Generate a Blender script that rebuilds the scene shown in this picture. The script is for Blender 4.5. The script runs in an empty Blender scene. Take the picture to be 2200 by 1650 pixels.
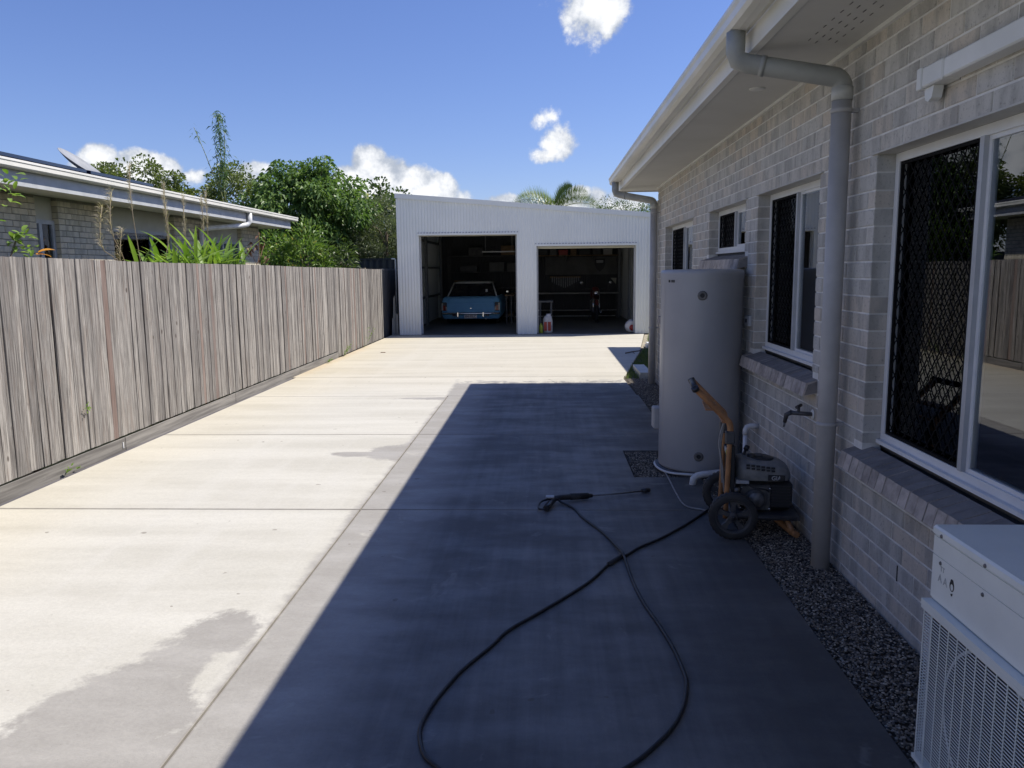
import bpy, math, random
import numpy as np
from mathutils import Vector, Matrix
random.seed(7); rng = np.random.default_rng(11)
S = bpy.context.scene
C = S.collection
R_ = math.radians

# ------------------------------------------------------------ camera
W_, H_, F_ = 2200., 1650., 1700.
EYE = Vector((0, 0, 1.65))
_Y = Vector((72., -247., F_)).normalized()                    # world +y seen from the camera (x right, y down, z forward)
_k = F_*F_/(247 - 72*.0105)
_D = Vector((.0105*_k, _k, F_)).normalized()
_D = (_D - _Y*_D.dot(_Y)).normalized(); _Z = -_D; _X = _Y.cross(_Z)
RC = Matrix(((_X[0], _Y[0], _Z[0]), (_X[1], _Y[1], _Z[1]), (_X[2], _Y[2], _Z[2])))   # camera <- world
cam = bpy.data.objects.new('camera', bpy.data.cameras.new('camera')); C.objects.link(cam)
cam.data.sensor_width = 36; cam.data.lens = F_/W_*36; cam.data.clip_start = .05; cam.data.clip_end = 2000
right, up, back = Vector(RC[0]), -Vector(RC[1]), -Vector(RC[2])
cam.matrix_world = Matrix(((right.x, up.x, back.x, EYE.x), (right.y, up.y, back.y, EYE.y), (right.z, up.z, back.z, EYE.z), (0, 0, 0, 1)))
S.camera = cam
def proj(p):
    c = RC @ (Vector(p) - EYE)
    if c.z < .05: return (-9999, -9999)
    return (W_/2 + F_*c.x/c.z, H_/2 + F_*c.y/c.z)
def azel(u, v):
    d = (RC.transposed() @ Vector((u - W_/2, v - H_/2, F_))).normalized()
    return math.atan2(d.x, d.y), math.asin(d.z)

# ------------------------------------------------------------ light and exposure
TOSUN = Vector((2.05, .70, 2.97)).normalized()
sun_el = math.asin(TOSUN.z); sun_az = math.atan2(TOSUN.x, TOSUN.y)
sun = bpy.data.objects.new('sun', bpy.data.lights.new('sun', 'SUN')); C.objects.link(sun)
sun.data.energy = 5.0; sun.data.angle = R_(.5); sun.data.color = (1.0, .95, .87)
sun.rotation_euler = TOSUN.to_track_quat('Z', 'Y').to_euler()
S.view_settings.view_transform = 'Standard'; S.view_settings.look = 'None'
S.view_settings.gamma = 1; S.view_settings.use_curve_mapping = False
S.view_settings.exposure = 0.42
S.render.engine = 'CYCLES'
S.cycles.max_bounces = 8; S.cycles.transparent_max_bounces = 12

class NT:
    """tiny node helper"""
    def __init__(s, tree): s.t = tree; s.n = tree.nodes; s.l = tree.links
    def new(s, typ, **kw):
        o = s.n.new(typ)
        for k, v in kw.items(): setattr(o, k, v)
        return o
    def put(s, inp, v):
        if hasattr(v, 'is_linked') or isinstance(v, bpy.types.NodeSocket): s.l.new(v, inp)
        elif v is not None: inp.default_value = v
    def m(s, op, a, b=None, c=None, clamp=False):
        o = s.n.new('ShaderNodeMath'); o.operation = op; o.use_clamp = clamp
        s.put(o.inputs[0], a)
        if b is not None: s.put(o.inputs[1], b)
        if c is not None: s.put(o.inputs[2], c)
        return o.outputs[0]
    def mix(s, f, a, b, mode='MIX'):
        o = s.n.new('ShaderNodeMix'); o.data_type = 'RGBA'; o.blend_type = mode
        s.put(o.inputs[0], f)
        for i, v in ((6, a), (7, b)):
            if isinstance(v, (tuple, list)): v = (*v[:3], 1)
            s.put(o.inputs[i], v)
        return o.outputs[2]
    def noise(s, vec, scale, detail=3, rough=.55, dist=0):
        o = s.n.new('ShaderNodeTexNoise'); s.put(o.inputs['Vector'], vec)
        o.inputs['Scale'].default_value = scale; o.inputs['Detail'].default_value = detail
        o.inputs['Roughness'].default_value = rough; o.inputs['Distortion'].default_value = dist
        return o.outputs['Fac']
    def sstep(s, v, lo, hi, a=0., b=1.):
        o = s.n.new('ShaderNodeMapRange'); o.interpolation_type = 'SMOOTHSTEP'
        s.put(o.inputs[0], v); o.inputs[1].default_value = lo; o.inputs[2].default_value = hi
        o.inputs[3].default_value = a; o.inputs[4].default_value = b
        return o.outputs[0]
    def scale(s, vec, sc):
        o = s.n.new('ShaderNodeMapping'); s.put(o.inputs[0], vec); o.inputs['Scale'].default_value = sc
        return o.outputs[0]

# ------------------------------------------------------------ sky with cumulus
w = bpy.data.worlds.new('World'); S.world = w; w.use_nodes = True
w.node_tree.nodes.clear(); N = NT(w.node_tree)
sky = N.new('ShaderNodeTexSky', sky_type='NISHITA'); sky.sun_disc = False
sky.sun_elevation = sun_el; sky.sun_rotation = sun_az; sky.air_density = 1.0; sky.dust_density = .25; sky.ozone_density = 2.2; sky.altitude = 0
SKY_STR = .088
tc = N.new('ShaderNodeTexCoord'); gen = tc.outputs['Generated']
sx = N.new('ShaderNodeSeparateXYZ'); N.l.new(gen, sx.inputs[0])
az = N.m('ARCTAN2', sx.outputs[0], sx.outputs[1]); el = N.m('ARCSINE', sx.outputs[2])
n1 = N.noise(gen, 26, 7, .6); n2 = N.noise(gen, 7, 4, .5); n3 = N.noise(gen, 60, 5, .6)
# clouds: pixel centre, half width, half height, density
CL = [(1278, 8, 74, 66, .95), (1308, 48, 34, 34, .8), (1203, 312, 36, 34, .72), (1180, 336, 34, 14, .5),
      (792, 354, 42, 40, 1.5), (768, 392, 58, 38, 1.5), (835, 376, 54, 38, 1.5), (885, 396, 62, 36, 1.5), (938, 408, 48, 34, 1.5), (850, 430, 150, 36, 1.5),
      (214, 344, 44, 30, 1.5), (205, 375, 62, 30, 1.5), (296, 358, 56, 32, 1.5), (348, 366, 44, 26, 1.4), (260, 395, 110, 30, 1.5),
      (542, 362, 36, 15, .9), (520, 384, 50, 22, .9), (1085, 432, 52, 15, 1.0), (1040, 446, 60, 14, 1.0),
      (1250, 418, 30, 16, 1.0), (1283, 430, 26, 26, 1.0), (1320, 446, 60, 30, 1.0), (1200, 446, 90, 16, 1.0), (1158, 258, 22, 11, .20), (420, 380, 40, 14, .5)]
f = None
for (u, v, ru, rv, dn) in CL:
    a0, e0 = azel(u, v); ra = ru/F_*math.cos(a0)*1.05; re = rv/F_
    ra = abs(azel(u + ru, v)[0] - a0)
    dx = N.m('DIVIDE', N.m('SUBTRACT', az, a0), ra); dy = N.m('DIVIDE', N.m('SUBTRACT', el, e0), re)
    q = N.m('MULTIPLY', N.m('SUBTRACT', 1.15, N.m('SQRT', N.m('ADD', N.m('MULTIPLY', dx, dx), N.m('MULTIPLY', dy, dy)))), dn)
    f = q if f is None else N.m('MAXIMUM', f, q)
# fair weather cumulus all round the horizon outside the view
away = N.sstep(N.m('ABSOLUTE', N.m('ADD', az, .04)), .62, .8)
band = N.m('MULTIPLY', N.sstep(el, .02, .1), N.sstep(el, .16, .5, 1, 0))
q = N.m('SUBTRACT', N.m('MULTIPLY', N.m('MULTIPLY', n2, band), 2.6), 1.05)
f = N.m('MAXIMUM', f, N.m('SUBTRACT', N.m('MULTIPLY', N.m('ADD', N.m('MAXIMUM', q, -1.2), 1.2), away), 1.2))
dens = N.m('ADD', f, N.m('MULTIPLY', N.m('SUBTRACT', n1, .5), 1.9))
dens = N.m('ADD', dens, N.m('MULTIPLY', N.m('SUBTRACT', n3, .5), .55))
mask = N.sstep(dens, -.04, .46)
shade = N.sstep(N.m('ADD', N.m('MULTIPLY', n1, 1.0), N.m('MULTIPLY', dens, .22)), .42, .85)
K = 1/SKY_STR
cc = N.mix(shade, (.42*K*.85, .47*K*.85, .56*K*.85), (.80*K, .81*K, .83*K))
# sea-level blue a little deeper, paler at the horizon
hz = N.sstep(el, .0, .42, 1, 0)
skc = N.mix(1.0, sky.outputs[0], N.mix(hz, (.77, .83, 1.20), (.78, .82, 1.13)), 'MULTIPLY')
bg = N.new('ShaderNodeBackground'); bg.inputs[1].default_value = SKY_STR
N.l.new(N.mix(mask, skc, cc), bg.inputs[0])
wo = N.new('ShaderNodeOutputWorld'); N.l.new(bg.outputs[0], wo.inputs[0])

# ------------------------------------------------------------ materials
def base_mat(name):
    m = bpy.data.materials.new(name); m.use_nodes = True
    n = NT(m.node_tree); b = m.node_tree.nodes['Principled BSDF']
    return m, n, b
def bump(n, b, h, strength=.3, dist=.01):
    o = n.new('ShaderNodeBump'); o.inputs['Strength'].default_value = strength; o.inputs['Distance'].default_value = dist
    n.put(o.inputs['Height'], h); n.l.new(o.outputs[0], b.inputs['Normal'])
def pm(name, c1, c2=None, sc=6, stretch=(1, 1, 1), rough=.6, metal=0, bmp=0, bsc=60, rnd=0, spec=.5, coat=0, lo=.35, hi=.65, rvar=.1):
    """general painted / solid material: two tones by noise, optional per-object tone, grime and fine relief"""
    m, n, b = base_mat(name)
    pos = n.new('ShaderNodeNewGeometry').outputs['Position']
    v = n.scale(pos, stretch)
    if c2 is None: c2 = tuple(x*.86 for x in c1)
    nz = n.noise(v, sc, 6, .6)
    col = n.mix(n.sstep(nz, lo, hi), c2, c1)
    if rnd:
        r = n.new('ShaderNodeObjectInfo').outputs['Random']
        col = n.mix(1.0, col, n.mix(r, (1 - rnd,)*3, (1 + rnd*.5,)*3), 'MULTIPLY')
    n.l.new(col, b.inputs['Base Color'])
    n.l.new(n.m('ADD', n.m('MULTIPLY', nz, rvar), rough - rvar/2), b.inputs['Roughness'])
    b.inputs['Metallic'].default_value = metal; b.inputs['Specular IOR Level'].default_value = spec
    if coat: b.inputs['Coat Weight'].default_value = coat
    if bmp: bump(n, b, n.noise(v, bsc, 5, .6), bmp, .004)
    return m
M = {}
def fill():
    M['white_steel'] = pm('white_steel', (.80, .825, .80), (.76, .785, .765), sc=1.2, rough=.68, spec=.25)
    M['white_paint'] = pm('white_paint', (.74, .74, .71), (.66, .66, .62), sc=3, rough=.45, bmp=.05)
    M['soffit'] = pm('soffit_paint', (.58, .57, .53), (.53, .52, .48), sc=1.3, rough=.75, bmp=.05)
    M['alu_white'] = pm('aluminium_white', (.72, .73, .73), (.66, .67, .68), sc=5, rough=.35)
    M['pipe_grey'] = pm('pipe_grey_paint', (.44, .43, .42), (.38, .37, .36), sc=5, rough=.55, bmp=.08)
    M['pipe_pale'] = pm('pipe_pale', (.50, .50, .46), (.42, .42, .39), sc=6, rough=.5)
    M['lintel'] = pm('lintel_paint', (.52, .51, .47), (.44, .43, .40), sc=4, rough=.6)
    M['plinth'] = pm('weathered_plinth', (.25, .235, .215), (.14, .13, .12), sc=9, stretch=(1, .12, 3), rough=.9, bmp=.5, bsc=60, rnd=.2)
    M['filler'] = pm('expansion_filler', (.085, .08, .09), (.13, .12, .125), sc=9, stretch=(1, .2, 1), rough=.8)
    M['gutter'] = pm('gutter_paint', (.72, .70, .64), (.63, .62, .56), sc=2, rough=.35)
    M['tank'] = pm('tank_enamel', (.40, .40, .405), (.36, .36, .37), sc=1.5, rough=.36, spec=.5, bmp=.02)
    M['ac'] = pm('ac_enamel', (.79, .80, .74), (.73, .74, .68), sc=3, rough=.42, bmp=.03)
    M['pipe_grey3'] = pm('dull_board', (.17, .17, .165), (.13, .13, .125), sc=3, rough=.8)
    M['black'] = pm('black_plastic', (.018, .018, .02), (.03, .03, .032), sc=9, rough=.45, bmp=.1)
    M['rubber'] = pm('rubber', (.022, .022, .023), (.04, .038, .036), sc=12, rough=.7, bmp=.25)
    M['hub'] = pm('grey_wheel_plastic', (.045, .045, .05), (.075, .07, .065), sc=15, rough=.6)
    M['orange'] = pm('orange_paint', (.44, .21, .085), (.31, .145, .06), sc=14, rough=.42, bmp=.06)
    M['shroud'] = pm('shroud_plastic', (.24, .24, .23), (.16, .16, .155), sc=12, rough=.5)
    M['metal'] = pm('dull_metal', (.22, .21, .20), (.12, .12, .12), sc=20, rough=.5, metal=.6)
    M['dark_steel'] = pm('dark_steel', (.06, .06, .065), (.10, .10, .10), sc=8, rough=.55, metal=.3)
    M['pvc'] = pm('white_pvc', (.72, .73, .74), (.6, .6, .58), sc=10, rough=.35)
    M['hose'] = pm('black_hose', (.014, .015, .017), (.022, .022, .024), sc=20, rough=.5)
    M['cord'] = pm('grey_cord', (.30, .30, .29), (.22, .21, .20), sc=20, rough=.6)
    M['screen'] = pm('security_screen_black', (.008, .008, .009), (.012, .012, .012), sc=10, rough=.8, spec=.12)
    M['insect'] = pm('insect_mesh_dark', (.13, .135, .145), (.11, .115, .122), sc=300, rough=.8, spec=.1)
    M['chrome'] = pm('chrome', (.75, .76, .78), (.6, .6, .62), sc=6, rough=.12, metal=1)
    M['car_blue'] = pm('car_blue_paint', (.19, .47, .74), (.17, .43, .70), sc=3, rough=.45, spec=.3)
    M['car_white'] = pm('car_white_paint', (.62, .62, .60), (.55, .55, .53), sc=3, rough=.25, coat=.4)
    M['red_lens'] = pm('red_lens', (.30, .02, .015), (.22, .015, .01), sc=20, rough=.15)
    M['pale_lens'] = pm('clear_lens', (.65, .62, .55), (.5, .48, .42), sc=20, rough=.15)
    M['car_glass'] = pm('car_glass', (.012, .014, .018), (.02, .02, .025), sc=4, rough=.06)
    M['plate'] = pm('plate_white', (.72, .70, .66), (.6, .6, .56), sc=20, rough=.4)
    M['ink'] = pm('dark_print', (.02, .02, .022), (.03, .03, .03), sc=30, rough=.6)
    M['ink_grey'] = pm('faded_print', (.36, .37, .36), (.48, .48, .46), sc=90, rough=.6, lo=.45, hi=.55)
    M['maroon'] = pm('maroon_print', (.16, .03, .025), (.12, .02, .02), sc=30, rough=.5)
    M['charcoal'] = pm('charcoal_steel', (.038, .040, .045), (.03, .031, .035), sc=2, rough=.5)
    M['roof_dark'] = pm('roof_steel_dark', (.045, .047, .055), (.035, .037, .045), sc=2, rough=.45)
    M['roof_pale'] = pm('roof_steel_pale', (.42, .43, .43), (.36, .37, .37), sc=2, rough=.5)
    M['solar'] = pm('solar_glass', (.012, .016, .035), (.01, .012, .03), sc=6, rough=.15, coat=.5)
    M['dish'] = pm('dish_grey', (.27, .28, .30), (.23, .24, .25), sc=6, rough=.5)
    M['fc'] = pm('cement_sheet_cream', (.50, .49, .42), (.44, .43, .36), sc=2.5, rough=.8, bmp=.1)
    M['frame_grey'] = pm('frame_grey', (.45, .46, .47), (.38, .39, .40), sc=6, rough=.45)
    M['timber'] = pm('raw_timber', (.30, .25, .18), (.22, .18, .13), sc=6, stretch=(6, 6, .6), rough=.8, bmp=.2)
    M['ply'] = pm('bench_timber', (.26, .17, .09), (.19, .12, .06), sc=4, stretch=(1, 6, 6), rough=.7, bmp=.15)
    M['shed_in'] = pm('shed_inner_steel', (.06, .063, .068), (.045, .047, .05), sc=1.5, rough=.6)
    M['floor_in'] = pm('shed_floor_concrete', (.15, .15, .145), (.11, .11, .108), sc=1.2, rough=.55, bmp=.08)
    M['zinc'] = pm('galvanised_steel', (.20, .205, .215), (.14, .145, .15), sc=16, rough=.4, metal=.5)
    M['bag'] = pm('bag_plastic_white', (.62, .60, .58), (.5, .48, .46), sc=14, rough=.4, bmp=.5, bsc=30)
    M['red'] = pm('red_plastic', (.42, .03, .02), (.32, .03, .02), sc=12, rough=.4)
    M['yellow'] = pm('yellow_green_plastic', (.50, .55, .05), (.42, .46, .05), sc=12, rough=.35)
    M['tan'] = pm('dead_leaf', (.20, .10, .05), (.12, .06, .03), sc=12, rough=.7)
    M['curtain'] = pm('curtain_cloth', (.76, .75, .86), (.60, .59, .72), sc=3, stretch=(8, 8, .4), rough=.9)
    M['blind'] = pm('blind_cloth', (.66, .70, .68), (.6, .63, .62), sc=3, rough=.9)
    M['room'] = pm('room_paint', (.22, .22, .21), (.18, .18, .17), sc=1, rough=.9)
    M['tool'] = pm('tool_steel', (.35, .35, .36), (.2, .2, .2), sc=20, rough=.4, metal=.5)
    M['bark'] = pm('bark', (.17, .13, .09), (.09, .07, .05), sc=9, stretch=(1, 1, .35), rough=.9, bmp=.6, bsc=25)
    M['cane'] = pm('bamboo_cane', (.30, .33, .12), (.22, .22, .09), sc=6, rough=.5)
fill()

# glass pane: sees through, mirrors the yard at a slant
def glass_mat(name='window_glass', k=1.12, tint=(.86, .89, .89)):
    m = bpy.data.materials.new(name); m.use_nodes = True; n = NT(m.node_tree); m.node_tree.nodes.clear()
    fr = n.new('ShaderNodeFresnel'); fr.inputs[0].default_value = 1.75
    tr = n.new('ShaderNodeBsdfTransparent'); tr.inputs[0].default_value = (*tint, 1)
    gl = n.new('ShaderNodeBsdfGlossy'); gl.inputs['Roughness'].default_value = .0; gl.inputs[0].default_value = (.92, .95, 1, 1)
    ge = n.new('ShaderNodeNewGeometry').outputs['Position']
    bo = n.new('ShaderNodeBump'); bo.inputs['Strength'].default_value = .012; bo.inputs['Distance'].default_value = .01
    n.l.new(n.noise(ge, 2.2, 2), bo.inputs['Height']); n.l.new(bo.outputs[0], gl.inputs['Normal'])
    mx = n.new('ShaderNodeMixShader'); n.l.new(n.m('MULTIPLY', fr.outputs[0], k, clamp=True), mx.inputs[0])
    n.l.new(tr.outputs[0], mx.inputs[1]); n.l.new(gl.outputs[0], mx.inputs[2])
    o = n.new('ShaderNodeOutputMaterial'); n.l.new(mx.outputs[0], o.inputs[0]); return m
M['glass'] = glass_mat(); M['glass2'] = glass_mat('screened_glass', .38, (.2, .22, .22))

def concrete_mat():
    m, n, b = base_mat('driveway_concrete')
    pos = n.new('ShaderNodeNewGeometry').outputs['Position']
    sp = n.new('ShaderNodeSeparateXYZ'); n.l.new(pos, sp.inputs[0]); x, y = sp.outputs[0], sp.outputs[1]
    big = n.noise(pos, .55, 4, .5); mid = n.noise(n.scale(pos, (.7, 1.6, 1)), 2.2, 6, .62); fine = n.noise(pos, 55, 5, .65)
    pan = n.noise(n.scale(pos, (.35, 2.4, 1)), 1.1, 5, .6); edge = n.noise(pos, 7, 6, .66)
    pan2 = n.noise(n.scale(pos, (3.2, .3, 1)), 1.0, 4, .55)
    warm = n.m('MULTIPLY', n.sstep(n.m('ADD', x, n.m('MULTIPLY', big, 1.6)), -3.4, -1.6, 1, 0), .9)
    dry = n.mix(n.sstep(pan, .3, .72), (.435, .418, .368), (.515, .498, .446))
    dry = n.mix(n.m('MULTIPLY', n.sstep(pan2, .48, .66), .45), dry, (.50, .485, .44))
    dry = n.mix(n.m('MULTIPLY', n.sstep(mid, .55, .8), .5), dry, (.43, .41, .36))
    dry = n.mix(warm, dry, n.mix(1., dry, (1.0, .96, .87), 'MULTIPLY'))
    far = n.sstep(y, 9.5, 13, 0, 1)
    dry = n.mix(n.m('MULTIPLY', far, .65), dry, n.mix(1., dry, (.985, .945, .86), 'MULTIPLY'))
    # rust-coloured run by the fence
    rust = n.m('MULTIPLY', n.sstep(n.m('ADD', x, n.m('MULTIPLY', edge, .5)), -3.75, -3.45, 1, 0), n.m('MULTIPLY', n.sstep(y, 11, 13.5), n.sstep(y, 16, 18.5, 1, 0)))
    dry = n.mix(n.m('MULTIPLY', rust, .4), dry, (.46, .33, .17))
    # water from the washing: ragged-edged sheet on the right-hand bay, pools on the left
    edge2 = n.noise(pos, 2.6, 7, .72, .8)
    ed = n.m('MULTIPLY', n.m('SUBTRACT', n.m('ADD', n.m('MULTIPLY', edge, .5), n.m('MULTIPLY', edge2, .5)), .5), .62)
    ed = n.m('ADD', ed, n.m('MULTIPLY', n.m('SUBTRACT', n.noise(pos, 24, 6, .75), .5), .14))
    g1 = n.m('ADD', n.m('ADD', x, 1.34), n.m('MULTIPLY', ed, .42))
    g1 = n.m('MINIMUM', g1, n.m('MULTIPLY', n.m('SUBTRACT', n.m('ADD', 11.6, n.m('MULTIPLY', ed, 5)), y), .3))
    for (cx, cy, rx, ry, k) in ((-1.66, 2.62, .34, .50, .42), (-1.38, 2.35, .2, .5, .3), (-1.50, 3.42, .20, .22, .3), (-1.58, 3.1, .16, .3, .25), (-1.40, 7.05, .26, .30, .3), (-1.68, 6.98, .30, .10, .25), (-1.45, 10.1, .5, .10, .2)):
        dx = n.m('DIVIDE', n.m('SUBTRACT', x, cx), rx); dy = n.m('DIVIDE', n.m('SUBTRACT', y, cy), ry)
        e = n.m('MULTIPLY', n.m('SUBTRACT', 1., n.m('SQRT', n.m('ADD', n.m('MULTIPLY', dx, dx), n.m('MULTIPLY', dy, dy)))), k)
        g1 = n.m('MAXIMUM', g1, n.m('ADD', e, ed))
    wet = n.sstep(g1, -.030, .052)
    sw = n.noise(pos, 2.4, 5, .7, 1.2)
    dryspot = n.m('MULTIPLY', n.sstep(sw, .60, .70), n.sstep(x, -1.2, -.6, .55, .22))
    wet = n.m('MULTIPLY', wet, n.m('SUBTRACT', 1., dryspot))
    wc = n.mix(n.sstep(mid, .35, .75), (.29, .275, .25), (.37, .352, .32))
    shade_mask = n.m('MULTIPLY', n.sstep(x, -1.05, -.55), n.sstep(y, 10.5, 12.5, 1, 0))     # wet bay darkened further to deepen the house shade, painted into the colour
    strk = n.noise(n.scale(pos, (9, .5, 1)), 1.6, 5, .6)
    damp_shade = n.mix(n.sstep(n.m('ADD', n.m('MULTIPLY', n.noise(n.scale(pos, (.8, 1.3, 1)), .9, 5, .6), .5), n.m('ADD', n.m('MULTIPLY', mid, .25), n.m('MULTIPLY', strk, .25))), .40, .62), (.105, .102, .098), (.20, .195, .185))
    damp_shade = n.mix(n.m('MULTIPLY', n.sstep(n.m('ADD', x, n.m('MULTIPLY', big, .5)), .55, 1.3), .55), damp_shade, (.062, .060, .055))  # more shade painted in towards the house wall
    wc = n.mix(shade_mask, wc, damp_shade)
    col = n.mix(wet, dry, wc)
    col = n.mix(1., col, n.mix(n.sstep(n.m('ADD', n.m('MULTIPLY', fine, .6), n.m('MULTIPLY', n.noise(pos, 18, 5, .7), .4)), .36, .64), (.94, .94, .94), (1.04, 1.04, 1.04)), 'MULTIPLY')
    for (cv, c0, axs) in ((5.30, 0, y), (7.84, 0, y), (10.31, 0, y), (12.19, 0, y), (-1.30, 1, x)):
        q = n.m('MULTIPLY', n.sstep(n.m('ABSOLUTE', n.m('SUBTRACT', axs, cv)), .004, .030 if c0 == 0 else .016, 1, 0), n.sstep(edge, .25, .6, .25, .6))
        if c0: q = n.m('MULTIPLY', q, n.sstep(y, 10.3, 10.4, 1, 0))
        col = n.mix(q, col, (.20, .18, .155))
    spk = n.sstep(n.noise(pos, 95, 3, .6), .66, .72)
    col = n.mix(n.m('MULTIPLY', spk, .5), col, n.mix(1., col, (.5, .48, .45), 'MULTIPLY'))
    lf = n.sstep(n.noise(pos, 11, 2, .4), .745, .76)
    col = n.mix(n.m('MULTIPLY', lf, .5), col, (.10, .08, .06))
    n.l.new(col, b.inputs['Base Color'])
    n.l.new(n.m('SUBTRACT', n.m('ADD', .72, n.m('MULTIPLY', fine, .12)), n.m('MULTIPLY', wet, n.m('ADD', .12, n.m('MULTIPLY', n.sstep(mid, .35, .7), .2)))), b.inputs['Roughness'])
    b.inputs['Specular IOR Level'].default_value = .4
    br = n.noise(n.scale(pos, (1, 9, 1)), 40, 3, .6)
    bump(n, b, n.m('ADD', n.m('MULTIPLY', fine, .7), n.m('MULTIPLY', br, .6)), .45, .004)
    return m
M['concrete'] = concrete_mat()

def brick_mat(name, L, H, y0, z0, a, bcol, brown, mort, axis=1):
    m, n, b = base_mat(name)
    pos = n.new('ShaderNodeNewGeometry').outputs['Position']
    sp = n.new('ShaderNodeSeparateXYZ'); n.l.new(pos, sp.inputs[0]); y, z = sp.outputs[axis], sp.outputs[2]
    row = n.m('FLOOR', n.m('DIVIDE', n.m('SUBTRACT', z, z0), H))
    off = n.m('MULTIPLY', n.m('MODULO', n.m('ADD', row, 100.), 2.), .5)
    colm = n.m('FLOOR', n.m('SUBTRACT', n.m('DIVIDE', n.m('SUBTRACT', y, y0), L), off))
    cx = n.new('ShaderNodeCombineXYZ'); n.l.new(row, cx.inputs[0]); n.l.new(colm, cx.inputs[1])
    wn = n.new('ShaderNodeTexWhiteNoise', noise_dimensions='3D'); n.l.new(cx.outputs[0], wn.inputs[0])
    wv = wn.outputs['Value']
    jv = n.new('ShaderNodeVectorMath', operation='MULTIPLY_ADD'); n.l.new(wn.outputs['Color'], jv.inputs[0]); jv.inputs[1].default_value = (9, 9, 9); n.l.new(pos, jv.inputs[2])
    st = n.noise(n.scale(jv.outputs[0], (1, 1, .28)), 9, 5, .6); sp2 = n.noise(pos, 70, 5, .7); lg = n.noise(pos, .7, 2)
    c = n.mix(wv, a, bcol)
    c = n.mix(n.m('MULTIPLY', n.sstep(n.m('ADD', n.m('MULTIPLY', lg, .7), n.m('MULTIPLY', wn.outputs['Value'], .3)), .42, .68), .6), c, brown)
    c = n.mix(n.m('MULTIPLY', n.sstep(st, .40, .66), .7), c, tuple(v*.60 for v in a))
    c = n.mix(n.m('MULTIPLY', n.sstep(sp2, .55, .68), .6), c, tuple(v*.42 for v in a))
    c = n.mix(n.m('MULTIPLY', n.sstep(sp2, .28, .40, 1, 0), .35), c, tuple(min(1, v*1.35) for v in bcol))
    n.l.new(c, b.inputs['Base Color']); b.inputs['Roughness'].default_value = .88
    b.inputs['Specular IOR Level'].default_value = .3
    bump(n, b, n.m('ADD', sp2, n.m('MULTIPLY', st, .4)), .5, .004)
    return m
BZ0 = -.046
M['brick'] = brick_mat('grey_brick', .24, .086, -2.0, BZ0, (.48, .468, .435), (.60, .585, .545), (.52, .43, .33), None)
M['mortar'] = pm('mortar', (.74, .73, .695), (.62, .61, .58), sc=14, rough=.9, bmp=.3)
M['brick2'] = brick_mat('cream_brick', .30, .076, 0, 1.0, (.58, .53, .42), (.68, .63, .51), (.64, .53, .37), None)
M['mortar2'] = pm('mortar_cream', (.27, .255, .22), (.22, .21, .18), sc=14, rough=.9, bmp=.3)

def paling_mat():
    m, n, b = base_mat('weathered_paling')
    pos = n.new('ShaderNodeNewGeometry').outputs['Position']
    r = n.new('ShaderNodeObjectInfo').outputs['Random']
    sh = n.new('ShaderNodeCombineXYZ'); n.l.new(n.m('MULTIPLY', r, 37.), sh.inputs[2])
    va = n.new('ShaderNodeVectorMath', operation='ADD'); n.l.new(pos, va.inputs[0]); n.l.new(sh.outputs[0], va.inputs[1])
    v = va.outputs[0]
    g = n.noise(n.scale(v, (1, 1, .035)), 75, 6, .7, .3); g2 = n.noise(n.scale(v, (1, 1, .10)), 26, 5, .65, .6)
    blot = n.noise(v, 3.2, 4, .6)
    c = n.mix(n.sstep(g, .32, .68), (.115, .106, .100), (.385, .364, .345))
    c = n.mix(n.m('MULTIPLY', n.sstep(g2, .5, .66), .6), c, (.21, .175, .155))
    tone = n.mix(n.m('FRACT', n.m('MULTIPLY', r, 5.3)), (.60, .595, .59), (1.12, 1.11, 1.07))
    c = n.mix(1., c, tone, 'MULTIPLY')
    red = n.sstep(n.m('FRACT', n.m('MULTIPLY', r, 13.7)), .93, .97)
    c = n.mix(n.m('MULTIPLY', red, .55), c, (.20, .125, .10))
    c = n.mix(n.m('MULTIPLY', n.sstep(blot, .55, .75), .35), c, (.14, .13, .125))
    vo = n.new('ShaderNodeTexVoronoi'); vo.inputs['Scale'].default_value = 2.6; n.l.new(n.scale(v, (1.6, 1.6, .9)), vo.inputs['Vector'])
    c = n.mix(n.m('MULTIPLY', n.sstep(vo.outputs['Distance'], .035, .075, 1, 0), .8), c, (.06, .045, .038))
    n.l.new(c, b.inputs['Base Color']); b.inputs['Roughness'].default_value = .9; b.inputs['Specular IOR Level'].default_value = .2
    bump(n, b, g, .7, .004)
    return m
M['paling'] = paling_mat()

def leaf_mat(name, c1, c2, c3=None, trans=.35, rough=.45):
    m = bpy.data.materials.new(name); m.use_nodes = True; n = NT(m.node_tree); b = n.n['Principled BSDF']
    at = n.new('ShaderNodeAttribute', attribute_name='tone').outputs['Fac']
    c = n.mix(at, c1, c2)
    if c3: c = n.mix(n.sstep(at, .93, .97), c, c3)
    n.l.new(c, b.inputs['Base Color']); b.inputs['Roughness'].default_value = rough
    tl = n.new('ShaderNodeBsdfTranslucent'); n.l.new(n.mix(1., c, (1.25, 1.35, .7), 'MULTIPLY'), tl.inputs[0])
    mx = n.new('ShaderNodeMixShader'); mx.inputs[0].default_value = trans
    n.l.new(b.outputs[0], mx.inputs[1]); n.l.new(tl.outputs[0], mx.inputs[2])
    n.l.new(mx.outputs[0], n.n['Material Output'].inputs[0]); return m
M['leaf_bright'] = leaf_mat('leaf_bright', (.06, .125, .03), (.20, .295, .085))
M['leaf_olive'] = leaf_mat('leaf_olive', (.08, .115, .035), (.20, .24, .08))
M['leaf_dark'] = leaf_mat('leaf_dark', (.045, .08, .025), (.13, .18, .06))
M['leaf_grey'] = leaf_mat('leaf_grey_green', (.07, .095, .05), (.17, .20, .11))
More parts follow.
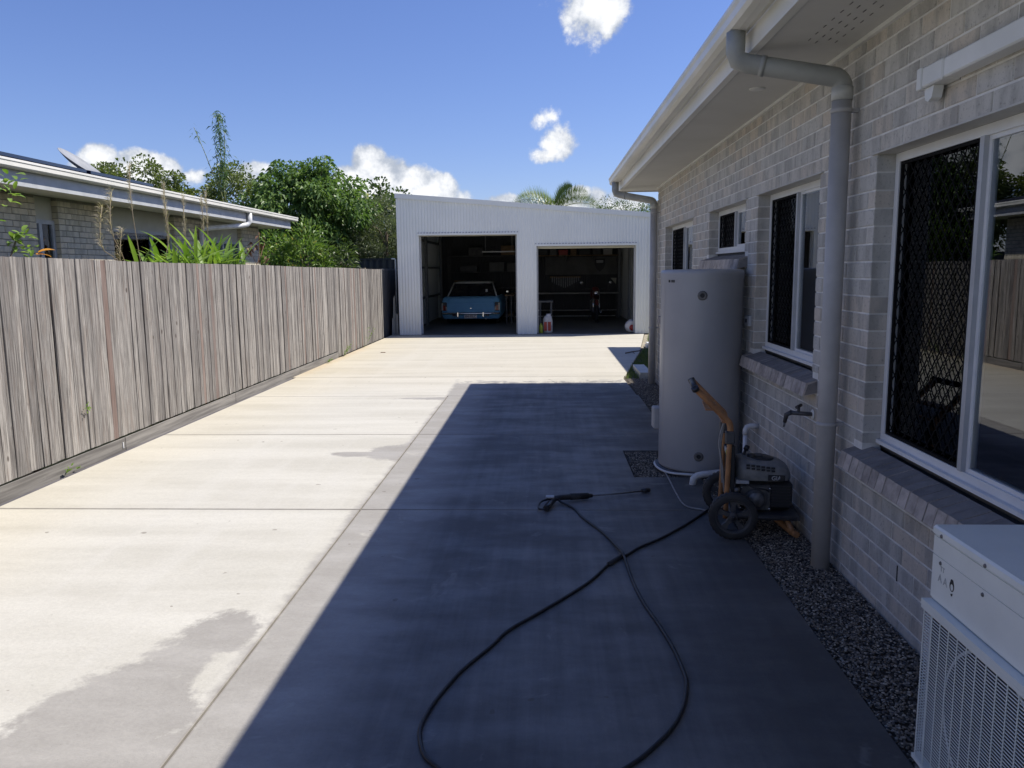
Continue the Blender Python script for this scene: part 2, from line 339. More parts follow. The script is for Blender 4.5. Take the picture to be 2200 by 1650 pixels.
M['leaf_lime'] = leaf_mat('leaf_lime', (.12, .22, .03), (.25, .36, .08), trans=.4, rough=.35)
M['leaf_shrub'] = leaf_mat('leaf_shrub', (.08, .16, .03), (.24, .34, .08), (.42, .34, .09))
M['leaf_palm'] = leaf_mat('leaf_palm', (.07, .12, .04), (.20, .25, .08), rough=.35)
M['leaf_bamboo'] = leaf_mat('leaf_bamboo', (.05, .11, .035), (.12, .20, .07))
M['petal'] = leaf_mat('petal_cream', (.60, .55, .36), (.72, .66, .48))
M['orange_leaf'] = leaf_mat('leaf_orange', (.55, .22, .03), (.65, .33, .04))
M['plume'] = leaf_mat('plume_straw', (.42, .35, .26), (.62, .54, .42), trans=.3, rough=.8)
M['grass'] = leaf_mat('grass_blade', (.05, .10, .02), (.14, .20, .05), (.25, .22, .10))
M['pebble'] = None
def pebble_mat():
    m, n, b = base_mat('pebbles')
    at = n.new('ShaderNodeAttribute', attribute_name='tone').outputs['Fac']
    cr = n.new('ShaderNodeValToRGB'); n.l.new(at, cr.inputs[0]); e = cr.color_ramp.elements
    e[0].color = (.05, .047, .042, 1); e[1].color = (.55, .48, .37, 1)
    for p, c in ((.35, (.15, .13, .105)), (.6, (.24, .19, .13)), (.8, (.32, .29, .24))):
        k = e.new(p); k.color = (*c, 1)
    n.l.new(cr.outputs[0], b.inputs['Base Color']); b.inputs['Roughness'].default_value = .55; return m
M['pebble'] = pebble_mat()
M['soil'] = pm('damp_soil', (.08, .065, .045), (.05, .04, .03), sc=20, rough=.95, bmp=.5)
M['lawn'] = pm('far_lawn', (.07, .10, .035), (.10, .11, .05), sc=1.5, rough=.95, bmp=.4)
M['drysoil'] = pm('dry_soil', (.36, .31, .23), (.22, .20, .13), sc=9, rough=.95, bmp=.6, bsc=30)

# ------------------------------------------------------------ mesh helpers
ORG = {}
def empty(name, loc, label=None, cat=None, group=None, rz=0, kind=None):
    o = bpy.data.objects.new(name, None); C.objects.link(o); o.location = loc; o.rotation_euler.z = rz
    o.empty_display_size = .1
    ORG[o.name] = (Vector(loc), rz); tag(o, label, cat, group, kind); return o
def tag(o, label=None, cat=None, group=None, kind=None):
    if label: o['label'] = label
    if cat: o['category'] = cat
    if group: o['group'] = group
    if kind: o['kind'] = kind
    return o
def localize(v, parent):
    """world coordinates -> coordinates of the parent thing"""
    if parent is None: return v
    loc, rz = ORG[parent.name]
    v = v - np.array(loc)
    if rz:
        c, s = math.cos(-rz), math.sin(-rz); v = np.stack([v[:, 0]*c - v[:, 1]*s, v[:, 0]*s + v[:, 1]*c, v[:, 2]], 1)
    return v
class MB:
    def __init__(s): s.v = []; s.f = []; s.sm = []; s.t = []
    def add(s, vs, fs, smooth=False, tone=0.):
        k = len(s.v); s.v += [tuple(map(float, p)) for p in vs]; s.f += [tuple(k + i for i in q) for q in fs]
        s.sm += [smooth]*len(fs); s.t += [tone]*len(fs); return s
    def box(s, x0, x1, y0, y1, z0, z1, bev=0.):
        if bev:
            b = bev; P = []
            X, Y, Z = (x0, x1), (y0, y1), (z0, z1)
            sg = (1, -1); idx = {}
            for i in (0, 1):
                for j in (0, 1):
                    for k in (0, 1):
                        for a in range(3):
                            p = [X[i] + b*sg[i], Y[j] + b*sg[j], Z[k] + b*sg[k]]
                            p[a] = (X[i], Y[j], Z[k])[a]; idx[(i, j, k, a)] = len(P); P.append(p)
            F = []
            I = idx
            for i in (0, 1): F.append([I[(i, 0, 0, 0)], I[(i, 0, 1, 0)], I[(i, 1, 1, 0)], I[(i, 1, 0, 0)]][::(1 if i == 0 else -1)])
            for j in (0, 1): F.append([I[(0, j, 0, 1)], I[(1, j, 0, 1)], I[(1, j, 1, 1)], I[(0, j, 1, 1)]][::(1 if j == 0 else -1)])
            for k in (0, 1): F.append([I[(0, 0, k, 2)], I[(0, 1, k, 2)], I[(1, 1, k, 2)], I[(1, 0, k, 2)]][::(1 if k == 0 else -1)])
            for j in (0, 1):
                for k in (0, 1): F.append([I[(0, j, k, 1)], I[(1, j, k, 1)], I[(1, j, k, 2)], I[(0, j, k, 2)]])
            for i in (0, 1):
                for k in (0, 1): F.append([I[(i, 0, k, 0)], I[(i, 1, k, 0)], I[(i, 1, k, 2)], I[(i, 0, k, 2)]])
            for i in (0, 1):
                for j in (0, 1): F.append([I[(i, j, 0, 0)], I[(i, j, 1, 0)], I[(i, j, 1, 1)], I[(i, j, 0, 1)]])
            for i in (0, 1):
                for j in (0, 1):
                    for k in (0, 1): F.append([I[(i, j, k, 0)], I[(i, j, k, 1)], I[(i, j, k, 2)]])
            return s.add(P, F)
        P = [(x0, y0, z0), (x1, y0, z0), (x1, y1, z0), (x0, y1, z0), (x0, y0, z1), (x1, y0, z1), (x1, y1, z1), (x0, y1, z1)]
        return s.add(P, [(0, 3, 2, 1), (4, 5, 6, 7), (0, 1, 5, 4), (1, 2, 6, 5), (2, 3, 7, 6), (3, 0, 4, 7)])
    def tube(s, pts, r, n=10, cap=True, smooth=True):
        pts = [Vector(p) for p in pts]; rr = r if isinstance(r, (list, tuple)) else [r]*len(pts)
        t0 = (pts[1] - pts[0]).normalized(); ref = Vector((0, 0, 1)) if abs(t0.z) < .9 else Vector((1, 0, 0))
        a = t0.cross(ref).normalized(); P = []
        for i, p in enumerate(pts):
            t = (pts[min(i + 1, len(pts) - 1)] - pts[max(i - 1, 0)]).normalized()
            a = (a - t*a.dot(t)).normalized(); b = t.cross(a)
            for k in range(n):
                an = 2*math.pi*k/n; P.append(p + (a*math.cos(an) + b*math.sin(an))*rr[i])
        F = []
        for i in range(len(pts) - 1):
            for k in range(n):
                k2 = (k + 1) % n; F.append((i*n + k, i*n + k2, (i + 1)*n + k2, (i + 1)*n + k))
        s.add(P, F, smooth)
        if cap:
            m = len(s.v) - len(P); s.f += [tuple(m + k for k in range(n))[::-1], tuple(m + (len(pts) - 1)*n + k for k in range(n))]; s.sm += [False]*2; s.t += [0.]*2
        return s
    def lathe(s, c, prof, n=32, smooth=True, axis='z'):
        P = []; F = []
        for (r, h) in prof:
            for k in range(n):
                an = 2*math.pi*k/n; a, b = r*math.cos(an), r*math.sin(an)
                if axis == 'z': P.append((c[0] + a, c[1] + b, c[2] + h))
                elif axis == 'y': P.append((c[0] + a, c[1] + h, c[2] + b))
                else: P.append((c[0] + h, c[1] + a, c[2] + b))
        for i in range(len(prof) - 1):
            for k in range(n):
                k2 = (k + 1) % n; F.append((i*n + k, i*n + k2, (i + 1)*n + k2, (i + 1)*n + k))
        return s.add(P, F, smooth)
    def prism(s, poly, a, b, axis='y'):
        """poly: 2D points; extruded from a to b along axis. axis y: (x,z); axis x: (y,z); axis z: (x,y)"""
        n = len(poly)
        def mk(p, t): return {'y': (p[0], t, p[1]), 'x': (t, p[0], p[1]), 'z': (p[0], p[1], t)}[axis]
        P = [mk(p, a) for p in poly] + [mk(p, b) for p in poly]
        F = [tuple(range(n)), tuple(range(2*n - 1, n - 1, -1))] + [(i, (i + 1) % n, n + (i + 1) % n, n + i) for i in range(n)]
        return s.add(P, F)
    def build(s, name, mat, parent=None, fixn=True, **kw):
        me = bpy.data.meshes.new(name)
        v = localize(np.array(s.v, dtype=float), parent)
        me.from_pydata(v.tolist(), [], s.f); me.polygons.foreach_set('use_smooth', s.sm)
        if any(s.t):
            at = me.attributes.new('tone', 'FLOAT', 'FACE'); at.data.foreach_set('value', s.t)
        if fixn:
            import bmesh
            bm = bmesh.new(); bm.from_mesh(me); bmesh.ops.recalc_face_normals(bm, faces=bm.faces[:]); bm.to_mesh(me); bm.free()
        me.materials.append(mat); me.update()
        o = bpy.data.objects.new(name, me); C.objects.link(o)
        if parent is not None: o.parent = parent; ORG[o.name] = ORG[parent.name]
        else: ORG[o.name] = (Vector((0, 0, 0)), 0)
        for k, val in kw.items(): o[k] = val
        return o
def B(name, mat, parent, *box, **kw):
    return MB().box(*box).build(name, mat, parent, **kw)
def quads(name, V, mat, parent, tone=None, tri=False, **kw):
    """V: (n,k,3) array of separate faces, made fast"""
    V = np.asarray(V, dtype=np.float32); nf, k = V.shape[:2]
    co = localize(V.reshape(-1, 3).astype(float), parent).astype(np.float32)
    me = bpy.data.meshes.new(name); me.vertices.add(nf*k); me.vertices.foreach_set('co', co.ravel())
    me.loops.add(nf*k); me.loops.foreach_set('vertex_index', np.arange(nf*k, dtype=np.int32))
    me.polygons.add(nf); me.polygons.foreach_set('loop_start', np.arange(0, nf*k, k, dtype=np.int32))
    if tone is not None:
        at = me.attributes.new('tone', 'FLOAT', 'FACE'); at.data.foreach_set('value', np.asarray(tone, dtype=np.float32))
    me.materials.append(mat); me.update(calc_edges=True)
    o = bpy.data.objects.new(name, me); C.objects.link(o)
    if parent is not None: o.parent = parent; ORG[o.name] = ORG[parent.name]
    else: ORG[o.name] = (Vector((0, 0, 0)), 0)
    for kk, val in kw.items(): o[kk] = val
    return o
def arc(c, r, a0, a1, n, plane='xz'):
    out = []
    for i in range(n + 1):
        a = R_(a0 + (a1 - a0)*i/n); p, q = r*math.cos(a), r*math.sin(a)
        out.append({'xz': (c[0] + p, c[1], c[2] + q), 'yz': (c[0], c[1] + p, c[2] + q), 'xy': (c[0] + p, c[1] + q, c[2])}[plane])
    return out
def spline(pts, k=6):
    P = [Vector(p) for p in pts]; out = []
    for i in range(len(P) - 1):
        a, b, c, d = P[max(i - 1, 0)], P[i], P[i + 1], P[min(i + 2, len(P) - 1)]
        for j in range(k):
            t = j/k; out.append(.5*((2*b) + (c - a)*t + (2*a - 5*b + 4*c - d)*t*t + (3*b - a - 3*c + d)*t**3))
    out.append(P[-1]); return out
def text(name, s, size, mat, parent, loc, face='-y', ext=.001, **kw):
    cu = bpy.data.curves.new(name, 'FONT'); cu.body = s; cu.size = size; cu.extrude = ext; cu.offset = size*.02; cu.align_x = 'CENTER'; cu.align_y = 'CENTER'
    t = bpy.data.objects.new(name, cu); C.objects.link(t); bpy.context.view_layer.update()
    me = bpy.data.meshes.new_from_object(t.evaluated_get(bpy.context.evaluated_depsgraph_get()))
    bpy.data.objects.remove(t)
    v = np.zeros(len(me.vertices)*3); me.vertices.foreach_get('co', v); v = v.reshape(-1, 3)
    if face == '-y': w_ = np.stack([v[:, 0], -v[:, 2], v[:, 1]], 1)
    else: w_ = np.stack([-v[:, 2], -v[:, 0], v[:, 1]], 1)       # faces -x
    w_ = localize(w_ + np.array(loc), parent)
    me.vertices.foreach_set('co', w_.ravel()); me.materials.clear(); me.materials.append(mat); me.update()
    o = bpy.data.objects.new(name, me); C.objects.link(o); o.parent = parent; ORG[o.name] = ORG[parent.name]
    for k, val in kw.items(): o[k] = val
    return o

# ============================================================ GROUND
g = MB(); g.add([(-400, -400, -.12), (400, -400, -.12), (400, 600, -.12), (-400, 600, -.12)], [(0, 1, 2, 3)])
g.build('ground', M['lawn'], kind='structure')
# side bed by the house: soil, then pebbles
def polysheet(name, poly, z, mat, **kw):
    return MB().add([(x, y, z) for x, y in poly], [tuple(range(len(poly)))]).build(name, mat, **kw)
polysheet('side_path_base', [(1.21, -6), (1.64, -6), (1.64, 11.97), (1.17, 11.97), (1.21, 7.12)], -.022, M['soil'], kind='structure')
polysheet('side_lawn_base', [(1.17, 11.97), (3.9, 11.97), (3.9, 17.6), (2.9, 20.1), (2.49, 20.1), (1.88, 15.9)], -.03, M['soil'], kind='structure')
polysheet('bare_soil', [(1.99, 16.6), (3.9, 16.6), (3.9, 20.15), (2.5, 20.15)], -.02, M['drysoil'], kind='structure')

# driveway: each poured bay is a slab of its own with open joints between
drive = empty('driveway', (0, 0, 0), kind='structure')
J = .0048
def slab(poly):
    m = MB(); n = len(poly); e = .0018
    cx = sum(p[0] for p in poly)/n; cy = sum(p[1] for p in poly)/n
    def ins(p, d): return (p[0] + (d if p[0] < cx else -d), p[1] + (d if p[1] < cy else -d))
    P = [(*p, -.11) for p in poly] + [(*p, -e) for p in poly] + [(*ins(p, e), 0) for p in poly]
    F = [tuple(range(2*n, 3*n))] + [(i, (i + 1) % n, n + (i + 1) % n, n + i) for i in range(n)] + [(n + i, n + (i + 1) % n, 2*n + (i + 1) % n, 2*n + i) for i in range(n)]
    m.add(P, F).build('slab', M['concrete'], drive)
XL, XJ, XR = -3.93, -1.30, 1.215
ys = [-6, 0.0, 5.30, 7.84, 10.31]
for i in range(4):
    a, b = ys[i] + J, ys[i + 1] - J
    slab([(XL, a), (XJ - J, a), (XJ - J, b), (XL, b)])
    if i == 2:      # the bay with the pebble inlay beside the water heater
        slab([(XJ + J, a), (XR, a), (XR, 6.17), (.70, 6.17), (.70, 7.11), (XR - .01, 7.11), (XR - .01, b), (XJ + J, b)])
    else: slab([(XJ + J, a), (XR, a), (XR, b), (XJ + J, b)])
slab([(XL, 10.31 + J), (1.19, 10.31 + J), (1.18, 11.97), (1.25, 12.19), (-3.96, 12.19), (-3.94, 11.6)][:1] + [(1.19, 10.31 + J), (1.17, 11.97), (1.21, 12.19 - J), (-3.93, 12.19 - J)])
slab([(-3.99, 12.19 + J), (1.22, 12.19 + J), (1.88, 15.9), (2.49, 20.19), (-3.99, 20.19)])
MB().add([(-4.3, -6, -.115), (4, -6, -.115), (4, 28, -.115), (-4.3, 28, -.115)], [(0, 1, 2, 3)]).build('subsoil', M['soil'], kind='structure')

# pebbles
ICO = []
def pebbles(name, rects, n, smin, smax, mat, kind='stuff', zt=-.012):
    phi = (1 + 5**.5)/2
    bv = np.array([(-1, phi, 0), (1, phi, 0), (-1, -phi, 0), (1, -phi, 0), (0, -1, phi), (0, 1, phi), (0, -1, -phi), (0, 1, -phi), (phi, 0, -1), (phi, 0, 1), (-phi, 0, -1), (-phi, 0, 1)], float)/1.902
    bf = np.array([(0, 11, 5), (0, 5, 1), (0, 1, 7), (0, 7, 10), (0, 10, 11), (1, 5, 9), (5, 11, 4), (11, 10, 2), (10, 7, 6), (7, 1, 8), (3, 9, 4), (3, 4, 2), (3, 2, 6), (3, 6, 8), (3, 8, 9), (4, 9, 5), (2, 4, 11), (6, 2, 10), (8, 6, 7), (9, 8, 1)])
    bf = bf[[i for i in range(20) if bv[bf[i]][:, 2].max() > .05]]
    ar = np.array([(r[1] - r[0])*(r[3] - r[2])*r[4] for r in rects]); cnt = (n*ar/ar.sum()).astype(int)
    P = []
    for r, k in zip(rects, cnt): P.append(np.stack([rng.uniform(r[0], r[1], k), rng.uniform(r[2], r[3], k)], 1))
    P = np.concatenate(P); k = len(P)
    s = rng.uniform(smin, smax, (k, 1, 1)); sc = rng.uniform(.7, 1.25, (k, 1, 3)); sc[:, :, 2] *= .7
    a = rng.uniform(0, 6.28, k); c, sn = np.cos(a), np.sin(a)
    v = bv[None]*s*sc; x = v[..., 0]*c[:, None] - v[..., 1]*sn[:, None]; y = v[..., 0]*sn[:, None] + v[..., 1]*c[:, None]
    v = np.stack([x + P[:, 0:1], y + P[:, 1:2], v[..., 2] + zt + rng.uniform(-.003, .005, (k, 1))], 2)
    tri = v[:, bf].reshape(-1, 3, 3)
    t = np.repeat(rng.uniform(0, 1, k)**1.3, len(bf))
    return quads(name, tri, mat, None, t, kind=kind)
tag(pebbles('river_pebbles', [(1.222, 1.60, 1.6, 4.2, 1.7), (1.222, 1.60, 4.2, 6.2, 1.3), (.712, 1.60, 6.18, 7.10, 1.1), (1.22, 1.60, 7.1, 11.95, .75)], 33000, .0036, .0072, M['pebble']), 'small brown and grey river pebbles filling the strip beside the brick house', 'pebbles')

# grass on the patch at the end of the house
def blades(name, n, fx, h0, h1, wdt, mat, **kw):
    P = np.array([fx() for _ in range(n)]); k = len(P)
    a = rng.uniform(0, 6.28, k); h = rng.uniform(h0, h1, k); ln = rng.uniform(-.6, .6, (k, 2))*h[:, None]
    d = np.stack([np.cos(a), np.sin(a), 0*a], 1)*wdt
    tip = P + np.stack([ln[:, 0], ln[:, 1], h], 1)
    V = np.stack([P - d, P + d, tip], 1)
    return quads(name, V, mat, None, rng.uniform(0, 1, k), kind='stuff', **kw)
def fx():
    while True:
        y = random.uniform(12.0, 17.0); x0 = 1.19 + (y - 11.97)*.185
        x = random.uniform(x0, min(3.8, x0 + 1.6))
        if y > 16.3 and random.random() < .6: continue
        return (x, y, -.03)
tag(blades('lawn_grass', 9000, fx, .03, .085, .005, M['grass']), 'short lawn grass on the wedge between driveway and house end', 'grass')
def fx2():
    y = random.uniform(17.6, 20.1); x0 = 1.9 + (y - 15.9)*.145
    return (x0 + random.uniform(.0, .9)**1.5 + .1, y, -.02)
tag(blades('sparse_grass', 1500, fx2, .03, .09, .005, M['grass']), 'thin sunlit grass on bare soil beside the shed corner', 'grass')

# ============================================================ BRICK HOUSE (right)
XW = 1.61; ZT = 2.78
house = empty('brick_house', (3, 5, 0), 'single-storey grey brick house with pale eaves and screened windows on the right', 'house')
OPEN = [(2.40, 4.03, .735, 2.19), (4.83, 6.20, 1.0, 2.19), (6.57, 8.0, 1.755, 2.19), (8.87, 10.88, 1.03, 2.19)]
Y0, Y1 = -2.0, 11.63
def cut(rect, ops):
    """rectangle minus openings -> rectangles"""
    out = [rect]
    for (a, b, c, d) in ops:
        nx = []
        for (y0, y1, z0, z1) in out:
            if y1 <= a or y0 >= b or z1 <= c or z0 >= d: nx.append((y0, y1, z0, z1)); continue
            if y0 < a: nx.append((y0, a, z0, z1))
            if y1 > b: nx.append((b, y1, z0, z1))
            ya, yb = max(y0, a), min(y1, b)
            if z0 < c: nx.append((ya, yb, z0, c))
            if z1 > d: nx.append((ya, yb, d, z1))
        out = nx
    return [r for r in out if r[1] - r[0] > .012 and r[3] - r[2] > .012]
def brickgeo(L, H, Dp, ch=.0035):
    P = []
    for (x, e) in ((Dp, 0), (ch, 0), (0, ch)):
        P += [(x, e, e), (x, L - e, e), (x, L - e, H - e), (x, e, H - e)]
    F = [(8, 9, 10, 11)]
    for k in (0, 4): F += [(k + i, k + (i + 1) % 4, k + 4 + (i + 1) % 4, k + 4 + i) for i in range(4)]
    return P, F
SILLS = [(r[0] - .11, r[1] + .11, r[2] - .115, r[2] + .02) for r in OPEN]
bricks = []
for rI in range(33):
    z0 = BZ0 + rI*.086; z1 = min(z0 + .077, ZT)
    if z1 - z0 < .02: continue
    y = Y0 - (.12 if rI % 2 else .24)
    while y < Y1:
        a, b = max(y, Y0), min(y + .232, Y1)
        if b - a > .03: bricks += cut((a, b, z0, z1), OPEN + SILLS)
        y += .24
def lay(bricks, X, sgn, mat, parent, Dp, nmax=300, minpx=0, nm='brick'):
    """nearest-looking bricks become parts of their own, the rest one joined part"""
    def size(r):
        u0, v0 = proj((X, r[0], r[2])); u1, v1 = proj((X, r[1], r[3]))
        if not (0 < (u0 + u1)/2 < 2200 and 0 < (v0 + v1)/2 < 1650): return 0
        return abs(u1 - u0)*abs(v1 - v0)
    order = sorted(bricks, key=size, reverse=True); cache = {}
    rest = MB()
    for i, r in enumerate(order):
        L, H = round(r[1] - r[0], 3), round(r[3] - r[2], 3); jx = random.uniform(-.0012, .0012)
        P, F = brickgeo(L, H, Dp)
        if i < nmax and size(r) > 0:
            if (L, H) not in cache:
                me = bpy.data.meshes.new('brick'); me.from_pydata([(p[0]*sgn, p[1], p[2]) for p in P], [], F); me.materials.append(mat); me.update(); cache[(L, H)] = me
            o = bpy.data.objects.new(nm, cache[(L, H)]); C.objects.link(o); o.parent = parent
            o.location = Vector((X + jx, r[0], r[2])) - ORG[parent.name][0]
        else:
            rest.add([(X + jx + p[0]*sgn, r[0] + p[1], r[2] + p[2]) for p in P], F)
    rest.build('brick_courses', mat, parent, fixn=False, kind='stuff')
lay(bricks, XW, 1, M['brick'], house, .10)
# mortar body, flush a few millimetres behind the faces
mo = MB()
for r in cut((Y0, Y1, -.12, ZT), [(a, b, c - .14, d) for a, b, c, d in OPEN]): mo.box(XW + .0045, XW + .098, r[0] + .004, r[1] - .004, r[2], r[3])
mo.build('mortar', M['mortar'], house)
MB().box(1.714, 1.80, Y0, Y1, -.1, ZT).box(1.6, 1.7, Y0, Y1, -.2, -.13)
il = MB()
for r in cut((Y0 + .01, Y1 - .01, -.1, ZT), [(a - .0, b + .0, c - .05, d) for a, b, c, d in OPEN]): il.box(1.76, 1.84, r[0], r[1], r[2], r[3])
il.build('inner_wall', M['room'], house)
B('concrete_footing', M['mortar'], house, XW - .012, XW + .3, Y0, Y1, -.14, -.052)
# rest of the house shell
sh = MB(); sh.box(1.86, 9, -2.1, -2.0, -.1, ZT).box(9, 9.1, -2.1, 17.3, -.1, ZT).box(1.72, 9, 11.53, 11.63, -.1, ZT)
sh.build('outer_wall', M['brick'], house)
B('room_divider', M['room'], house, 3.6, 3.7, -2, 11.5, -.1, ZT); B('room_floor', M['room'], house, 1.85, 3.6, -2, 11.5, -.1, .1)
wing = MB().box(4.0, 4.1, 11.63, 16.8, -.1, ZT).box(4.1, 9, 16.7, 16.8, -.1, ZT); wing.build('wing_wall', M['brick'], house)
# roof: main part and set-back wing
def roof(x0, y0, y1, zt, x1=9.6):
    zr = zt + (5.3 - x0)*.40
    def z(x): return zt + (x - x0)*.40 if x < 5.3 else zr - (x - 5.3)*.40
    m = MB(); n = 24
    xs = [x0, 5.3, x1]
    P = []
    for y in (y0, y1):
        for x in xs: P.append((x, y, z(x)))
        for x in xs: P.append((x, y, z(x) - .035))
    m.add(P, [(0, 1, 7, 6), (1, 2, 8, 7), (3, 4, 10, 9), (4, 5, 11, 10), (0, 3, 9, 6), (2, 5, 11, 8), (0, 1, 4, 3), (1, 2, 5, 4), (6, 7, 10, 9), (7, 8, 11, 10)])
    return m
roof(1.03, -2.6, 12.07, 2.985).build('roof', M['roof_pale'], house)
roof(3.43, 12.075, 17.45, 2.985).build('roof', M['roof_pale'], house)
gb = MB().add([(1.12, 12.02, 2.78), (9.4, 12.02, 2.78), (5.3, 12.02, 4.63), (1.12, 12.02, 2.96)], [(0, 1, 2, 3)]).add([(1.12, -2.5, 2.78), (9.4, -2.5, 2.78), (5.3, -2.5, 4.63), (1.12, -2.5, 2.96)], [(0, 1, 2, 3)])
gb.add([(3.5, 17.40, 2.78), (9.4, 17.40, 2.78), (5.3, 17.40, 3.62), (3.5, 17.40, 2.96)], [(0, 1, 2, 3)]); gb.build('gable', M['soffit'], house)
# soffit sheets (each a panel with a cover strip), fascia, gutter
YE = 12.07; ysf = [-2.5, .2, 2.6, 5.0, 7.4, 9.8, YE]
for a, b in zip(ysf[:-1], ysf[1:]):
    B('soffit_panel', M['soffit'], house, 1.118, 1.66 if b < 11.9 else 1.66, a + .003, b - .003, 2.780, 2.790)
B('soffit_panel', M['soffit'], house, 1.66, 9.4, 11.64, YE, 2.7805, 2.7905)
B('soffit_panel', M['soffit'], house, 3.5, 4.0, 12.08, 17.4, 2.7805, 2.7905)
B('soffit_panel', M['soffit'], house, 3.5, 9.4, 16.8, 17.4, 2.781, 2.791)
B('quad_trim', M['white_paint'], house, 1.588, 1.612, -2, 11.62, 2.760, 2.7795)
fas = MB(); fas.prism([(1.075, 2.765), (1.118, 2.765), (1.118, 2.80), (1.112, 2.97), (1.078, 2.97)], -2.5, YE); fas.build('fascia', M['gutter'], house)
MB().prism([(3.475, 2.765), (3.518, 2.765), (3.518, 2.97), (3.475, 2.97)], 12.08, 17.4).build('fascia', M['gutter'], house)
B('barge_board', M['gutter'], house, 1.118, 9.4, YE - .002, YE + .03, 2.765, 2.96)
def gutter(dx, y0, y1):
    # quad-profile gutter: open channel with a rolled front lip
    out = [(1.072, 2.875), (1.040, 2.862), (1.000, 2.862), (.968, 2.872), (.952, 2.892), (.950, 2.930), (.941, 2.948), (.941, 2.966), (.950, 2.972)]
    inn = [(.955, 2.966), (.952, 2.950), (.960, 2.932), (.962, 2.896), (.975, 2.882), (1.002, 2.872), (1.038, 2.872), (1.066, 2.885)]
    poly = [(x + dx, z) for x, z in out + inn]
    m = MB().prism(poly, y0, y1)
    for ye in (y0, y1): m.prism([(x + dx, z) for x, z in out] + [(1.07 + dx, 2.96)], ye - .001, ye + .001)
    return m.build('gutter', M['gutter'], house)
gutter(0, -2.5, YE + .03); gutter(2.4, 12.11, 17.45)
# soffit vent slots and downlight
sv = MB()
for i in range(9):
    for j in range(4):
        y = 3.35 + i*.11 + (j % 2)*.05; x = 1.33 + j*.05
        sv.box(x, x + .004, y, y + .035, 2.777, 2.779)
sv.build('soffit_vent', M['metal'], house)
MB().lathe((1.36, 5.35, 2.772), [(.0, 0), (.045, 0), (.05, .004), (.05, .008)], 20).build('soffit_light', M['white_paint'], house)

# windows
def sash_frame(m, y0, y1, z0, z1, t, x0, x1):
    m.box(x0, x1, y0, y1, z0, z0 + t); m.box(x0, x1, y0, y1, z1 - t, z1)
    m.box(x0, x1, y0, y0 + t, z0 + t, z1 - t); m.box(x0, x1, y1 - t, y1, z0 + t, z1 - t)
def lattice(y0, y1, z0, z1, x, dy=.074, dz=.088, w_=.0021, t=.004):
    """expanded diamond grille clipped to the rectangle"""
    V = []
    def seg(a, b):
        (ya, za), (yb, zb) = a, b
        d = Vector((yb - ya, zb - za)); L = d.length
        if L < .004: return
        nrm = Vector((-d.y, d.x))/L*w_
        for x_ in (x, x + t):
            V.append([(x_, ya - nrm.x, za - nrm.y), (x_, yb - nrm.x, zb - nrm.y), (x_, yb + nrm.x, zb + nrm.y), (x_, ya + nrm.x, za + nrm.y)])
        for sg in (-1, 1):
            V.append([(x, ya + sg*nrm.x, za + sg*nrm.y), (x, yb + sg*nrm.x, zb + sg*nrm.y), (x + t, yb + sg*nrm.x, zb + sg*nrm.y), (x + t, ya + sg*nrm.x, za + sg*nrm.y)])
    k = dz/dy
    for sg in (1, -1):
        n = int((z1 - z0 + (y1 - y0)*k)/dz) + 2
        for i in range(-1, n + 1):
            if sg == 1: c = z0 - (y1 - y0)*k + i*dz; f_ = lambda y: c + (y - y0)*k
            else: c = z0 + i*dz; f_ = lambda y: c - (y - y0)*k
            # wavy strand in short pieces
            pts = []
            m_ = int((y1 - y0)/dy*2) + 1
            ysub = [y0 + j*dy/2 for j in range(m_ + 1)]
            for j in range(len(ysub) - 1):
                for q in range(3):
                    ya = ysub[j] + (dy/2)*q/3; yb = ysub[j] + (dy/2)*(q + 1)/3
                    if yb > y1: continue
                    # rounded diamonds: strands ease towards the vertical between knuckles
                    def ez(y):
                        u = (y - y0)/(dy/2); fr = u - math.floor(u); e = fr + .10*math.sin(2*math.pi*fr)
                        return f_(y0 + (math.floor(u) + e)*dy/2)
                    za, zb = ez(ya), ez(yb)
                    if min(za, zb) < z0 or max(za, zb) > z1: continue
                    seg((ya, za), (yb, zb))
    return V
